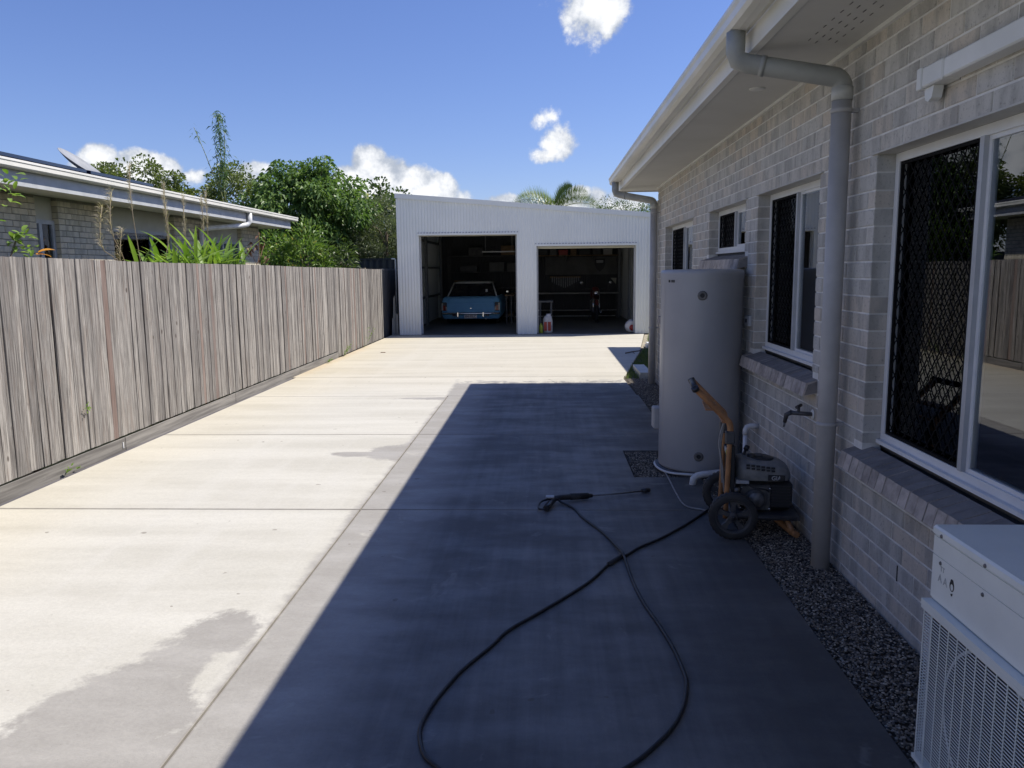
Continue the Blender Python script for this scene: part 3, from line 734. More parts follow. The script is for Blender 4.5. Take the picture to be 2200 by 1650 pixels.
def window(op, ym, blind=None, open_frac=None):
    y0, y1, z0, z1 = op
    xf = 1.70
    m = MB(); t = .042
    zf = z0 + .035
    sash_frame(m, y0 + .004, y1 - .004, zf, z1 - .006, t, xf, xf + .055)
    fr = m.build('window', M['alu_white'], house, label=None) if False else m.build('window', M['alu_white'], house)
    # lower track lip and drain
    MB().box(xf - .022, xf - .001, y0 + .004, y1 - .004, zf - .012, zf + .006).build('window_track', M['alu_white'], fr)
    MB().box(xf - .004, xf + .03, y0 + .02, y1 - .02, zf - .034, zf - .0125).build('shadow_gap', M['ink'], fr)
    # mullion of two overlapping stiles
    MB().box(xf - .008, xf + .03, ym - .024, ym + .004, zf + t, z1 - .006 - t).box(xf + .004, xf + .04, ym + .0042, ym + .03, zf + t, z1 - .006 - t).build('mullion', M['frame_grey'], fr)
    # far half: security screen over insect mesh over glass
    a, b = ym + .03, y1 - .004 - t
    sf = MB(); sash_frame(sf, a, b, zf + t, z1 - .006 - t, .014, xf + .006, xf + .02); s_ = sf.build('screen_frame', M['screen'], fr)
    quads('security_screen', lattice(a + .008, b - .008, zf + t + .008, z1 - .014 - t, xf + .008), M['screen'], fr)
    B('glass_pane', M['glass2'], fr, xf + .036, xf + .041, a, b, zf + t, z1 - .006 - t)
    ins = MB()
    B('insect_mesh', M['insect'], fr, xf + .044, xf + .046, a, b, zf + t, z1 - .006 - t)
    # near half: clear glass in its sash
    a2, b2 = y0 + .004 + t, ym - .024
    sf = MB(); sash_frame(sf, a2, b2, zf + t, z1 - .006 - t, .018, xf + .012, xf + .034); sf.build('sash', M['alu_white'], fr)
    B('glass_pane', M['glass'], fr, xf + .020, xf + .025, a2 + .018, b2 - .018, zf + t + .018, z1 - .024 - t)
    if blind: 
        P = []; n = 60; F = []
        x_ = xf + .10
        for i in range(n + 1):
            yy = a2 + (b2 + .1 - a2)*i/n; dx = blind[1]*math.sin(i*.95)
            P += [(x_ + dx, yy, zf), (x_ + dx, yy, z1)]
        F = [(2*i, 2*i + 2, 2*i + 3, 2*i + 1) for i in range(n)]
        MB().add(P, F, True).build(blind[0], M[blind[2]], fr, fixn=False)
    # steel lintel under the course above
    MB().box(XW - .012, XW + .088, y0 - .05, y1 + .05, z1 - .0055, z1 + .002).build('lintel', M['lintel'], fr)
    # head packing between lintel and frame
    # sloping rowlock sill bricks, each laid on edge
    yy = y0 - .10 if y1 - y0 > 1.2 else y0 - .08
    yend = y1 + .10
    k = 0
    n = int((yend - yy)/.078); st = (yend - yy)/n
    prof = [(xf - .03, zf - .036), (XW - .062, zf - .075), (XW - .082, zf - .155), (xf - .03, zf - .125)]
    # a few meshes shared by the alike pieces
    P = []
    P2, F2 = [], None
    hh = MB().prism(prof, 0, st - .006)
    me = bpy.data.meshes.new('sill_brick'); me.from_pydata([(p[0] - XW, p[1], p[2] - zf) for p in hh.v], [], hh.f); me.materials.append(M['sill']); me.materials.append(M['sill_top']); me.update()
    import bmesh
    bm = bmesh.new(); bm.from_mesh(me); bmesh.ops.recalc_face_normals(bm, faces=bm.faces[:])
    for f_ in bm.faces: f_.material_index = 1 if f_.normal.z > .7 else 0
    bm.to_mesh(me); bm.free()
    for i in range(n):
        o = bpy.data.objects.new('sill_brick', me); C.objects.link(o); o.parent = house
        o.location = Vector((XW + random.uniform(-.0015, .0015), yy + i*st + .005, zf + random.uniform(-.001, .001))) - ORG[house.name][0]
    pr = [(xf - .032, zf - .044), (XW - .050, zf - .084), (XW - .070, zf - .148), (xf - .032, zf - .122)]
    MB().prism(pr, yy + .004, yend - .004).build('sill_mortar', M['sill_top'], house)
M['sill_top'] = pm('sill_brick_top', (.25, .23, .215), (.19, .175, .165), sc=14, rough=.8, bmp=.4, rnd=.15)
M['sill'] = pm('sill_brick', (.50, .44, .39), (.34, .30, .265), sc=16, rough=.88, bmp=.5, rnd=.28)
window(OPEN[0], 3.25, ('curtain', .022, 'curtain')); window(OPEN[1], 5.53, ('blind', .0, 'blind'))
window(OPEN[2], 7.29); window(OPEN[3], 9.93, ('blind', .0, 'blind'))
# downpipes
def downpipe(yc, arm_y, dark_from, ztop, base):
    r = .049
    x = 1.525
    m = MB(); m.tube([(x, yc, base), (x, yc, ztop - .09)], r, 20)
    d = m.build('downpipe', M['pipe_grey'], house)
    zb = ztop - .012
    # pale fittings: dropper from the gutter, swept elbows, cross arm, socket
    e = MB(); e.tube([(x, yc, ztop - .11), (x, yc, ztop - .045)], r + .004, 20).build('pipe_socket', M['pipe_pale'], d)
    pts = [(x, yc, ztop - .05)] + arc((x - .06, yc, ztop - .05), .06, 0, 80, 6)[1:]
    pe = Vector(pts[-1]); xg = 1.0
    dirv = Vector((xg + .07, arm_y, ztop + .105)) - pe
    pts += [tuple(pe + dirv*.12), tuple(pe + dirv*.9)]
    q = pe + dirv
    pts += [tuple(q), (xg + .012, arm_y, ztop + .125), (xg, arm_y, ztop + .165), (xg, arm_y, 2.863)]
    MB().tube(pts, r, 20).build('pipe_arm', M['pipe_grey2'], d)
    MB().tube([tuple(pe + dirv*.80), tuple(pe + dirv*.86)], r + .004, 20).build('pipe_socket', M['pipe_grey2'], d)
    for z in (ztop - .16, .80):
        MB().lathe((x, yc, z), [(r + .001, -.012), (r + .004, -.011), (r + .004, .011), (r + .001, .012)], 20).box(x + r - .003, XW + .004, yc - .012, yc + .012, z - .009, z + .009).build('pipe_bracket', M['pipe_grey'], d)
M['pipe_grey2'] = pm('pipe_grey_green', (.36, .365, .34), (.30, .305, .285), sc=5, rough=.5, bmp=.05)
downpipe(4.30, 4.40, 0, 2.60, -.03); downpipe(11.42, 11.62, 0, 2.58, -.03)
B('conduit', M['white_paint'], house, 1.592, 1.608, 11.56, 11.60, -.02, 2.6)
# air-conditioning pipe cover on the wall, with end cap
pc = MB().box(1.535, 1.608, 1.2, 3.26, 2.365, 2.440, bev=.006).build('pipe_cover', M['white_paint'], house)
MB().box(1.532, 1.608, 3.264, 3.43, 2.362, 2.443, bev=.006).build('cover_end', M['white_paint'], pc)
MB().box(1.530, 1.608, 3.433, 3.475, 2.358, 2.446, bev=.004).build('cover_end', M['white_paint'], pc)
MB().prism([(3.36, 2.361), (3.44, 2.361), (3.43, 2.315), (3.405, 2.305), (3.375, 2.315)], 1.55, 1.59, 'x').build('cable_gland', M['white_paint'], pc)
# tap on the wall
tp = MB().tube([(1.612, 4.77, .765), (1.50, 4.83, .765)], .013, 12).tube([(1.535, 4.81, .765), (1.535, 4.81, .80)], .009, 10).tube([(1.515, 4.79, .805), (1.555, 4.83, .812)], .010, 10).tube([(1.50, 4.83, .768), (1.475, 4.85, .75), (1.467, 4.855, .70)], [.015, .015, .011], 12).build('garden_tap', M['dark_steel'], house)
MB().lathe((1.606, 4.77, .765), [(.0, -.004), (.028, -.004), (.032, 0)], 16, axis='x').build('wall_flange', M['white_paint'], tp)
MB().tube([(1.467, 4.855, .70), (1.463, 4.857, .672)], [.008, .006], 10).build('hose_tail', M['zinc'], tp)
# small switch by the water heater
sw = B('isolator_switch', M['frame_grey'], house, 1.586, 1.608, 6.27, 6.40, 1.19, 1.27)
MB().box(1.578, 1.586, 6.32, 6.35, 1.215, 1.245, bev=.003).build('switch_lever', M['ink'], sw)
MB().lathe((1.604, 6.60, 1.235), [(0, -.012), (.02, -.012), (.024, 0)], 16, axis='x').build('pipe_collar', M['zinc'], house)
B('weep_slot', M['ink'], house, 1.6075, 1.6115, 3.545, 3.551, .21, .285)
B('path_edging', M['pipe_pale'], house, 1.44, 1.62, 12.05, 13.1, -.1, .07)

# ============================================================ PALING FENCE (left)
fence = empty('paling_fence', (-4.03, 8, 0), 'weathered grey timber paling fence along the left edge of the driveway', 'fence')
def ftop(y): return 1.80 - .007*max(0, y - 3) + .004*math.sin(y*1.3)
FY0, FY1 = -3.6, 19.45; y = FY0; variants = {}
def paling_mesh(wd, h, k):
    key = (wd, h, k)
    if key in variants: return variants[key]
    rr = random.Random(hash((wd, k)) % 999)
    n = 7; P = []
    bow = rr.uniform(-.004, .004); tw = rr.uniform(-.003, .003)
    for i in range(n + 1):
        t = i/n; off = bow*math.sin(math.pi*t); e = tw*t
        P += [(off + e, 0, t*h), (off, wd, t*h), (off - .014, wd, t*h), (off + e - .014, 0, t*h)]
    P[-4] = (P[-4][0], P[-4][1], h + rr.uniform(-.002, .002))
    F = [(0, 1, 2, 3), (4*n, 4*n + 1, 4*n + 2, 4*n + 3)]
    for i in range(n):
        for j in range(4): F.append((4*i + j, 4*i + (j + 1) % 4, 4*i + 4 + (j + 1) % 4, 4*i + 4 + j))
    m = MB().add(P, F); me = bpy.data.meshes.new('paling'); me.from_pydata(m.v, [], m.f)
    import bmesh
    bm = bmesh.new(); bm.from_mesh(me); bmesh.ops.recalc_face_normals(bm, faces=bm.faces[:]); bm.to_mesh(me); bm.free()
    me.materials.append(M['paling']); variants[key] = me; return me
cnt = 0
while y < FY1 and cnt < 299:
    wd = random.choice((.060, .070, .078, .084, .090, .097)) ; zb = .125 if y < 15.0 else .008
    top = ftop(y)
    h = round(top - zb, 3)
    o = bpy.data.objects.new('paling', paling_mesh(wd, h, random.randrange(4))); C.objects.link(o); o.parent = fence
    o.location = Vector((-4.0 - .004 - random.uniform(0, .017), y, zb + random.uniform(-.003, .002))) - ORG[fence.name][0]
    o.rotation_euler = (random.uniform(-.0035, .0035), 0, random.uniform(-.05, .05))
    y += wd + random.choice((.001, .001, .003, .004, .008)); cnt += 1
# dark back layer of lapped palings
bl = MB(); y = FY0
while y < FY1:
    bl.box(-4.052, -4.038, y, y + .115, .12, ftop(y) - .012); y += .13
bl.build('back_palings', M['paling'], fence, kind='stuff')
for z in (.32, .95, 1.55): MB().box(-4.10, -4.053, FY0, FY1, z, z + .075).build('rail', M['timber'], fence)
y = FY0
while y < FY1: B('post', M['timber'], fence, -4.20, -4.101, y, y + .1, -.12, 1.72); y += 2.4
y = FY0; 
while y < 15.0:
    b = min(y + 2.7, 15.02); MB().box(-4.004, -3.992, y + .004, b - .004, -.09, .112, bev=.002).build('plinth_board', M['plinth'] if 'plinth' in M else M['timber'], fence); y = b
B('expansion_strip', M['filler'], fence, -3.990, -3.962, -3.5, 12.4, -.09, -.012); B('expansion_strip', M['ink'], fence, -3.960, -3.935, -3.5, 12.4, -.09, -.02)
B('hook', M['pvc'], fence, -3.991, -3.983, 7.14, 7.15, .02, .075)

# weeds along the fence foot
def stalk_weed(name, x, y, n, h, label, group=None):
    V = []; T = []
    for i in range(n):
        a = random.uniform(-1.2, 1.2); l = h*random.uniform(.4, 1); d = Vector((math.cos(a)*.5 + .25, math.sin(a)*.9, 1.3)).normalized()
        p = Vector((x, y + random.uniform(-.12, .12), .0)); side = Vector((-.3, 1, 0)).normalized()*.0045
        q = p + d*l*.6; r = p + d*l + Vector((.04, random.uniform(-.05, .05), -.02))
        V.append([p - side, p + side, q + side, q - side]); V.append([q - side, q + side, r + side*.2, r - side*.2]); T += [random.random()]*2
        for k in range(5):
            c = p + d*l*random.uniform(.3, 1); a2 = random.uniform(0, 6.28); e = Vector((math.cos(a2)*.6 + .3, math.sin(a2), .5))*.03*random.uniform(.6, 1.6); s2 = e.cross(Vector((1, 0, .3))).normalized()*.008
            V.append([c, c + e*.5 + s2, c + e, c + e*.5 - s2]); T.append(random.random())
    return tag(quads(name, [[tuple(v) for v in q] for q in V], M['leaf_lime'], None, T), label, 'weed', group)
stalk_weed('weed', -3.955, 15.3, 14, .36, 'bushy green weed at the fence foot where the plinth board ends')
stalk_weed('weed', -3.955, 17.0, 8, .95, 'tall thin weed climbing the far end of the paling fence')
stalk_weed('weed', -3.96, 14.2, 9, .12, 'low weed patch in the gap beside the fence plinth')
stalk_weed('weed', -3.975, 6.28, 3, .1, 'tiny weed sprouting above the fence plinth nearest the camera')
# little sprig growing through between palings
V = []; 
for k in range(14):
    a = random.uniform(0, 6.28); c = Vector((-3.985, 6.62 + random.uniform(-.03, .03), .50 + random.uniform(-.03, .03))); e = Vector((.35, math.cos(a), math.sin(a)))*.028; s2 = e.cross(Vector((1, 0, 0))).normalized()*.008
    V.append([tuple(c), tuple(c + e*.5 + s2), tuple(c + e), tuple(c + e*.5 - s2)])
tag(quads('creeper_sprig', V, M['leaf_lime'], None, rng.uniform(0, 1, len(V))), 'small lime green sprig poking out between two fence palings', 'weed')

# ============================================================ STEEL SHED
SY = 20.2; SXL, SXR = -3.74, 2.63
def stop(x): return 3.545 - (x - SXL)*(.553/(SXR - SXL))
shed = empty('steel_shed', (-.5, 24, 0), 'white corrugated steel shed with two open roller doors and a sloping roofline', 'shed')
def corr(x0, x1, z0, ztop, name='wall_sheet', y=SY, mat=None, sgn=1, axis='x', amp=.0052):
    P = []; F = []; st = .0095
    xs = [x0] + [SXL + st*i for i in range(int((x0 - SXL)/st), int((x1 - SXL)/st) + 2) if x0 + .001 < SXL + st*i < x1 - .001] + [x1]; n = len(xs) - 1
    for x in xs:
        d = amp*math.cos(2*math.pi*(x - SXL)/.076)*sgn
        zt = ztop(x) if callable(ztop) else ztop
        if axis == 'x': P += [(x, y + d, z0), (x, y + d, zt)]
        else: P += [(y + d, x, z0), (y + d, x, zt)]
    F = [(2*i, 2*i + 2, 2*i + 3, 2*i + 1) for i in range(n)]
    o = MB().add(P, F, True).build(name, mat or M['white_steel'], shed, fixn=False)
    md = o.modifiers.new('thickness', 'SOLIDIFY'); md.thickness = .002; md.offset = 0; md.use_rim = False
    return o
LX0, LX1, LZ = -3.20, -.715, 2.535; RX0, RX1, RZ = -.225, 2.268, 2.235
corr(SXL, LX0, .01, stop); corr(LX0, LX1, LZ, stop); corr(LX1, RX0, .01, stop); corr(RX0, RX1, RZ, stop); corr(RX1, SXR, .01, stop)
SD = 27.6
corr(SY, SD, .0, 3.54, y=SXL, axis='y'); corr(SY, SD, .0, stop(SXR) - .01, y=SXR, axis='y'); corr(SXL, SXR, .0, stop, y=SD)
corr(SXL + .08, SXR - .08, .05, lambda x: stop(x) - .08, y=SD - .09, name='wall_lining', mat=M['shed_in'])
rf = MB(); n = 40
P = [(SXL - .03, SY - .03, stop(SXL) + .012), (SXR + .08, SY - .03, stop(SXR) + .004), (SXR + .08, SD + .05, stop(SXR) + .004), (SXL - .03, SD + .05, stop(SXL) + .012)]
rf.add([*P, *[(a, b, c - .02) for a, b, c in P]], [(0, 1, 2, 3), (4, 5, 6, 7), (0, 1, 5, 4), (1, 2, 6, 5), (2, 3, 7, 6), (3, 0, 4, 7)]); rf.build('roof', M['white_steel'], shed)
# barge capping along the front slope, corner and opening flashings
P = []
def slope_strip(x0, x1, y0, y1, dz0, dz1):
    m = MB(); m.add([(x0, y0, stop(x0) + dz0), (x1, y0, stop(x1) + dz0), (x1, y1, stop(x1) + dz0), (x0, y1, stop(x0) + dz0), (x0, y0, stop(x0) + dz1), (x1, y0, stop(x1) + dz1), (x1, y1, stop(x1) + dz1), (x0, y1, stop(x0) + dz1)],
          [(0, 3, 2, 1), (4, 5, 6, 7), (0, 1, 5, 4), (1, 2, 6, 5), (2, 3, 7, 6), (3, 0, 4, 7)]); return m
slope_strip(SXL - .035, SXR + .09, SY - .036, SY - .014, -.10, .02).build('barge_capping', M['white_steel'], shed)
for x0, x1 in ((SXL - .012, SXL + .05), (SXR - .05, SXR + .012)):
    MB().box(x0, x1, SY - .016, SY - .011, .01, stop(x1) - .11).build('corner_flashing', M['white_steel'], shed)
for (x0, x1, zt) in ((LX0, LX1, LZ), (RX0, RX1, RZ)):
    MB().box(x0 - .05, x1 + .05, SY - .022, SY - .010, zt - .012, zt + .035).box(x0 - .05, x1 + .05, SY - .022, SY + .12, zt - .014, zt - .0125).build('header_flashing', M['white_steel'], shed)
    cl = MB(); xx = SXL + .076*math.ceil((x0 - .05 - SXL)/.076)
    while xx < x1 + .05: cl.box(xx - .016, xx + .016, SY - .0105, SY - .002, zt + .0352, zt + .058); xx += .076
    cl.build('rib_gap_shadows', M['pipe_grey'], shed, kind='stuff')  # grey blocks standing in for the shadows at the rib ends
    for a, b in ((x0 - .05, x0 + .001), (x1 - .001, x1 + .05)):
        MB().box(a, b, SY - .0145, SY - .0105, .01, zt - .013).build('jamb_flashing', M['white_steel'], shed)
    for a, b in ((x0 - .004, x0), (x1, x1 + .004)):
        MB().box(a, b, SY - .0144, SY + .13, .01, zt - .015).build('jamb_return', M['white_steel'], shed)
    # roller door wound up on its drum; the bottom rail shows in the head of the opening
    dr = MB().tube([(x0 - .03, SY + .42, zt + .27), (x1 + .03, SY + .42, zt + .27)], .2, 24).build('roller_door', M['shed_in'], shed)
    hh = .075 if zt < 2.4 else .035
    MB().box(x0 + .012, x1 - .012, SY + .155, SY + .18, zt - hh, zt - .02).box(x0 + .012, x1 - .012, SY + .16, SY + .175, zt - .02, zt + .2).build('bottom_rail', M['fc'], dr)
    for a, b in ((x0 + .002, x0 + .04), (x1 - .04, x1 - .002)):
        MB().box(a, b, SY + .135, SY + .15, .02, zt).build('door_guide', M['frame_grey'], shed)
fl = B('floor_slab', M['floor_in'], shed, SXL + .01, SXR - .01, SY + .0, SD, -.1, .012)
# portal posts, girts and purlins inside
for x in (-3.58, -.55, 2.50):
    for y in (20.42, 23.9, 27.3):
        MB().box(x - .04, x + .04, y - .08, y + .08, .012, stop(x) - .14).build('portal_post', M['zinc'], shed)
for y in (20.42, 23.9, 27.3): slope_strip(-3.5, 2.5, y - .05, y + .05, -.3, -.12).build('rafter', M['zinc'], shed)
for z in (.8, 1.7, 2.5): B('girt', M['zinc'], shed, -3.70, -3.63, 20.3, 27.4, z, z + .06)
for x in (-2.6, -1.6, -.2, .8, 1.8): MB().box(x - .03, x + .03, 20.3, 27.5, stop(x) - .115, stop(x) - .03).build('purlin', M['zinc'], shed)
# pale lining sheets near the front on the left wall
for (a, b) in ((20.62, 21.5), (21.75, 22.9)):
    B('lining_panel', M['pipe_grey3'], shed, -3.628, -3.60, a, b, .02, 2.6)
B('lining_panel', M['pipe_grey3'], shed, .0, 2.45, 27.44, 27.47, 1.45, 2.05)

def table(name, x0, x1, y0, y1, h, label, cat, tops='ply', legs='zinc', group=None):
    t = empty(name, ((x0 + x1)/2, (y0 + y1)/2, .012), label, cat, group)
    B('tabletop', M[tops], t, x0, x1, y0, y1, h - .035, h)
    for x in (x0 + .03, x1 - .07):
        for y in (y0 + .03, y1 - .07): B('leg', M[legs], t, x, x + .04, y, y + .04, .013, h - .036)
    B('lower_shelf', M[tops], t, x0 + .03, x1 - .03, y0 + .05, y1 - .05, .25, .27)
    return t
table('workbench', -.95, 2.45, 26.75, 27.35, .85, 'long workbench across the back wall behind the motorbike', 'workbench', legs='dark_steel', tops='pipe_grey')
table('workbench', -1.25, -1.0 + .0, 24.3, 26.6, .88, 'narrow side bench beside the blue car', 'workbench', tops='ply', legs='dark_steel')
tb = table('folding_table', -.20, .20, 21.3, 21.9, .80, 'small pale table just inside the right shed door behind the bag', 'table', tops='pipe_grey3', legs='pipe_grey3')
# shelves on the back wall with boxes
sh1 = empty('wall_shelf', (1.2, 27.3, 2.08), 'long shelf high on the back wall of the right shed bay', 'shelf')
B('shelf_board', M['ply'], sh1, -.3, 2.45, 27.1, 27.42, 2.08, 2.11)
for x in (-.2, .7, 1.6, 2.4): B('shelf_bracket', M['dark_steel'], sh1, x, x + .03, 27.15, 27.42, 1.9, 2.079)
cols = ['black', 'dark_steel', 'charcoal', 'ply', 'red', 'frame_grey', 'pipe_grey']
bx = [(-.2, .28, .2, 'charcoal'), (.15, .22, .25, 'pipe_grey3'), (.45, .3, .18, 'red'), (.85, .2, .3, 'ply'), (1.15, .35, .22, 'black'), (1.6, .25, .28, 'dark_steel'), (1.95, .3, .2, 'pipe_grey')]
nmz = ['dark grey storage box at the left end of the high shed shelf', 'grey tin second along the high shed shelf', 'red tool box on the high shed shelf', 'brown cardboard box on the high shed shelf', 'wide black case in the middle of the high shed shelf', 'tall dark steel tin on the high shed shelf', 'grey crate at the right end of the high shed shelf']
for (x, wd, h, c), l in zip(bx, nmz):
    o = empty('storage_box', (x + wd/2, 27.25, 2.11), l, 'box', 'boxes on the high shed shelf')
    MB().box(x, x + wd, 27.13, 27.38, 2.111, 2.11 + h*.82, bev=.008).build('box_body', M[c], o); MB().box(x - .006, x + wd + .006, 27.125, 27.385, 2.111 + h*.82, 2.11 + h, bev=.006).build('lid', M[c], o)
# tall shelving rack left rear with crates
rk = empty('shelving_rack', (-1.9, 27.2, .012), 'dark steel shelving rack against the back wall behind the blue car', 'shelving')
for x in (-3.3, -.95):
    for y in (26.95, 27.4): B('upright', M['dark_steel'], rk, x, x + .04, y, y + .04, .013, 2.35)
for z in (.5, 1.0, 1.55, 2.1): B('shelf', M['dark_steel'], rk, -3.3, -.91, 26.95, 27.44, z, z + .03)
crt = [(-3.1, 1.03, .35, .25, 'ply', 'brown carton on the third rack shelf behind the car'), (-2.5, 1.03, .4, .22, 'charcoal', 'charcoal tub on the third rack shelf behind the car'), (-1.9, 1.58, .5, .3, 'pipe_grey3', 'grey tub on the fourth rack shelf behind the car'), (-1.3, 1.58, .3, .28, 'pipe_grey3', 'grey carton on the fourth rack shelf behind the car'), (-2.9, 1.58, .6, .2, 'black', 'long black case on the fourth rack shelf behind the car'), (-1.5, 2.13, .45, .3, 'ply', 'brown carton on top of the rack behind the car'), (-2.6, 2.13, .5, .25, 'dark_steel', 'steel trunk on top of the rack behind the car')]
for (x, z, wd, h, c, l) in crt:
    o = empty('storage_box', (x + wd/2, 27.2, z), l, 'box', 'cartons and tubs on the rack')
    MB().box(x, x + wd, 27.0, 27.35, z + .001, z + h, bev=.01).build('box_body', M[c], o); B('lid', M[c], o, x - .005, x + wd + .005, 26.995, 27.355, z + h + .0005, z + h + .015)
# row of spanners hanging in a V
sp = empty('spanner_set', (.45, 27.4, 1.2), 'row of spanners hanging in a V shape on the shed back wall', 'spanners')
for i in range(13):
    x = .22 + i*.075; L = .12 + .26*(1 - abs(i - 5.5)/7)
    MB().box(x, x + .022, 27.40, 27.408, 1.37 - L, 1.36).lathe((x + .011, 27.404, 1.37), [(.008, -.005), (.02, -.005), (.02, .005), (.008, .005)], 10, axis='y').build('spanner', M['tool'], sp)
B('tool_rail', M['ply'], sp, .15, 1.2, 27.41, 27.43, 1.34, 1.4)
# shield sign and pennant on the wall
sg = MB().prism([(1.68, 1.98), (2.02, 1.98), (2.03, 1.80), (1.98, 1.66), (1.85, 1.54), (1.72, 1.66), (1.67, 1.80)], 27.39, 27.41, 'y').build('shield_sign', M['charcoal']); tag(sg, 'dark shield-shaped sign on the pale lining in the shed', 'sign')
MB().prism([(1.73, 1.93), (1.97, 1.93), (1.96, 1.84), (1.74, 1.84)], 27.380, 27.3885, 'y').build('sign_band', M['frame_grey'], None).parent = sg
pn = MB().prism([(2.22, 1.33), (2.42, 1.33), (2.40, 1.12)], 27.40, 27.41, 'y').build('pennant', M['fc']); tag(pn, 'small pale triangular pennant on the shed back wall', 'pennant')
# fluorescent batten hanging in the left bay
tag(MB().box(-1.9, -.9, 24.0, 24.08, 2.16, 2.20, bev=.005).tube([(-1.8, 24.04, 2.2), (-1.8, 24.04, 3.2)], .004, 5).tube([(-1.0, 24.04, 2.2), (-1.0, 24.04, 3.15)], .004, 5).build('light_batten', M['frame_grey']), 'unlit pale light batten hanging above the blue car', 'light')

# bag, bottle, jerrycan at the door
bg_ = empty('salt_bag', (.05, 20.55, .012), 'white plastic bag with a red printed panel standing just inside the right shed door', 'bag')
P = []; n = 20; prof = [(.10, 0), (.115, .03), (.112, .15), (.118, .28), (.105, .38), (.085, .43), (.05, .455), (.07, .49)]
m = MB(); P = []; F = []
for i, (r, h) in enumerate(prof):
    for k in range(n):
        a = 2*math.pi*k/n; q = 1 + .07*math.sin(3*a + h*9) + .04*math.sin(7*a + h*20)
        P.append((.05 + r*q*math.cos(a)*1.05 + (.04 if h > .4 else 0)*(h - .4)*10, 20.55 + r*q*math.sin(a)*.75, .013 + h))
for i in range(len(prof) - 1):
    for k in range(n): F.append((i*n + k, i*n + (k + 1) % n, (i + 1)*n + (k + 1) % n, (i + 1)*n + k))
F += [tuple(range(n)), tuple((len(prof) - 1)*n + k for k in range(n))]
m.add(P, F, True).build('bag_body', M['bag'], bg_)
MB().box(-.045, .03, 20.455, 20.461, .07, .30).build('printed_panel', M['red'], bg_)
MB().box(.055, .135, 20.458, 20.464, .07, .30).build('printed_panel', M['red'], bg_)
text('print_letters', 'SALT', .045, M['ink'], bg_, (.045, 20.4625, .335)) if False else None
bt = MB().lathe((-.125, 20.5, .013), [(0, 0), (.045, 0), (.05, .01), (.05, .17), (.035, .21), (.018, .225), (.018, .245), (0, .246)], 20).build('spray_bottle', M['yellow']); tag(bt, 'yellow-green plastic bottle beside the white bag at the shed door', 'bottle')
jc = empty('jerry_can', (2.17, 20.5, .012), 'round white and red container half hidden by the right door jamb', 'container')
MB().lathe((2.19, 20.5, .17), [(0, -.1), (.13, -.1), (.155, -.07), (.16, 0), (.155, .07), (.13, .1), (0, .1)], 24, axis='y').build('can_body', M['bag'], jc)
MB().lathe((2.22, 20.4, .14), [(0, -.012), (.075, -.012), (.08, 0)], 20, axis='y').build('red_disc', M['red'], jc)
MB().tube(arc((2.19, 20.5, .25), .085, 20, 160, 10), .013, 8).build('handle', M['bag'], jc)

# motorbike, seen from the front
mb = empty('motorbike', (1.55, 25, .012), 'dark red motorbike parked facing out in the right shed bay', 'motorbike')
def wheel_x(m, c, R, r, n=24):
    """tyre in the y-z plane"""
    pts = [(c[0], c[1] + R*math.cos(2*math.pi*i/n), c[2] + R*math.sin(2*math.pi*i/n)) for i in range(n + 1)]
    m.tube(pts, r, 8, cap=False)
for yy, r in ((24.35, .05), (25.75, .065)):
    m = MB(); wheel_x(m, (1.55, yy, .33), .262, r); wh = m.build('wheel', M['rubber'], mb)
    m = MB(); wheel_x(m, (1.55, yy, .33), .21, .014); m.lathe((1.51, yy, .33), [(0, 0), (.04, 0), (.04, .08), (0, .08)], 14, axis='x')
    for k in range(6):
        a = k*math.pi/3; m.tube([(1.55, yy, .33), (1.55, yy + .21*math.cos(a), .33 + .21*math.sin(a))], .01, 6)
    m.build('rim', M['zinc'], wh)
for s in (-1, 1):
    MB().tube([(1.55 + s*.09, 24.35, .33), (1.55 + s*.09, 24.62, .98)], .022, 10).build('fork_leg', M['chrome'], mb)
    MB().tube(spline([(1.55 + s*.1, 24.66, 1.0), (1.55 + s*.25, 24.68, 1.04), (1.55 + s*.45, 24.75, 1.0)], 4), .013, 8).build('handlebar', M['dark_steel'], mb)
    mi = MB().tube([(1.55 + s*.36, 24.70, 1.03), (1.55 + s*.42, 24.68, 1.2)], .006, 6).build('mirror', M['dark_steel'], mb)
    MB().lathe((1.55 + s*.44, 24.66, 1.22), [(0, 0), (.05, .004), (.055, .02), (0, .022)], 12, axis='y').build('mirror_glass', M['chrome'], mi)
MB().tube(spline([(1.55, 24.6, .95), (1.55, 24.8, .93), (1.55, 25.1, .95), (1.55, 25.3, .82), (1.55, 25.7, .85), (1.55, 26.0, .9)], 4), [.07]*1 + [.10]*4 + [.14]*6 + [.13]*4 + [.1]*4 + [.08]*2, 12).build('fuel_tank', M['maroon'], mb)
MB().tube([(1.55, 24.42, .90), (1.55, 24.5, .90), (1.55, 24.62, .92)], [.075, .10, .09], 16).build('headlight_shell', M['maroon'], mb)
MB().lathe((1.55, 24.40, .90), [(0, 0), (.07, .004), (.08, .02)], 16, axis='y').build('headlight', M['chrome'], mb)
MB().box(1.40, 1.70, 24.85, 25.35, .30, .70, bev=.05).build('engine', M['metal'], mb)
MB().tube([(1.55, 24.15, .55), (1.55, 24.3, .66), (1.55, 24.5, .64)], [.04, .06, .05], 10).build('mudguard', M['maroon'], mb)
MB().tube([(1.72, 24.9, .3), (1.75, 25.5, .32), (1.75, 26.1, .45)], [.025, .04, .045], 10).build('exhaust', M['chrome'], mb)
MB().tube([(1.45, 25.1, .32), (1.30, 25.12, .013)], .012, 8).build('side_stand', M['dark_steel'], mb)

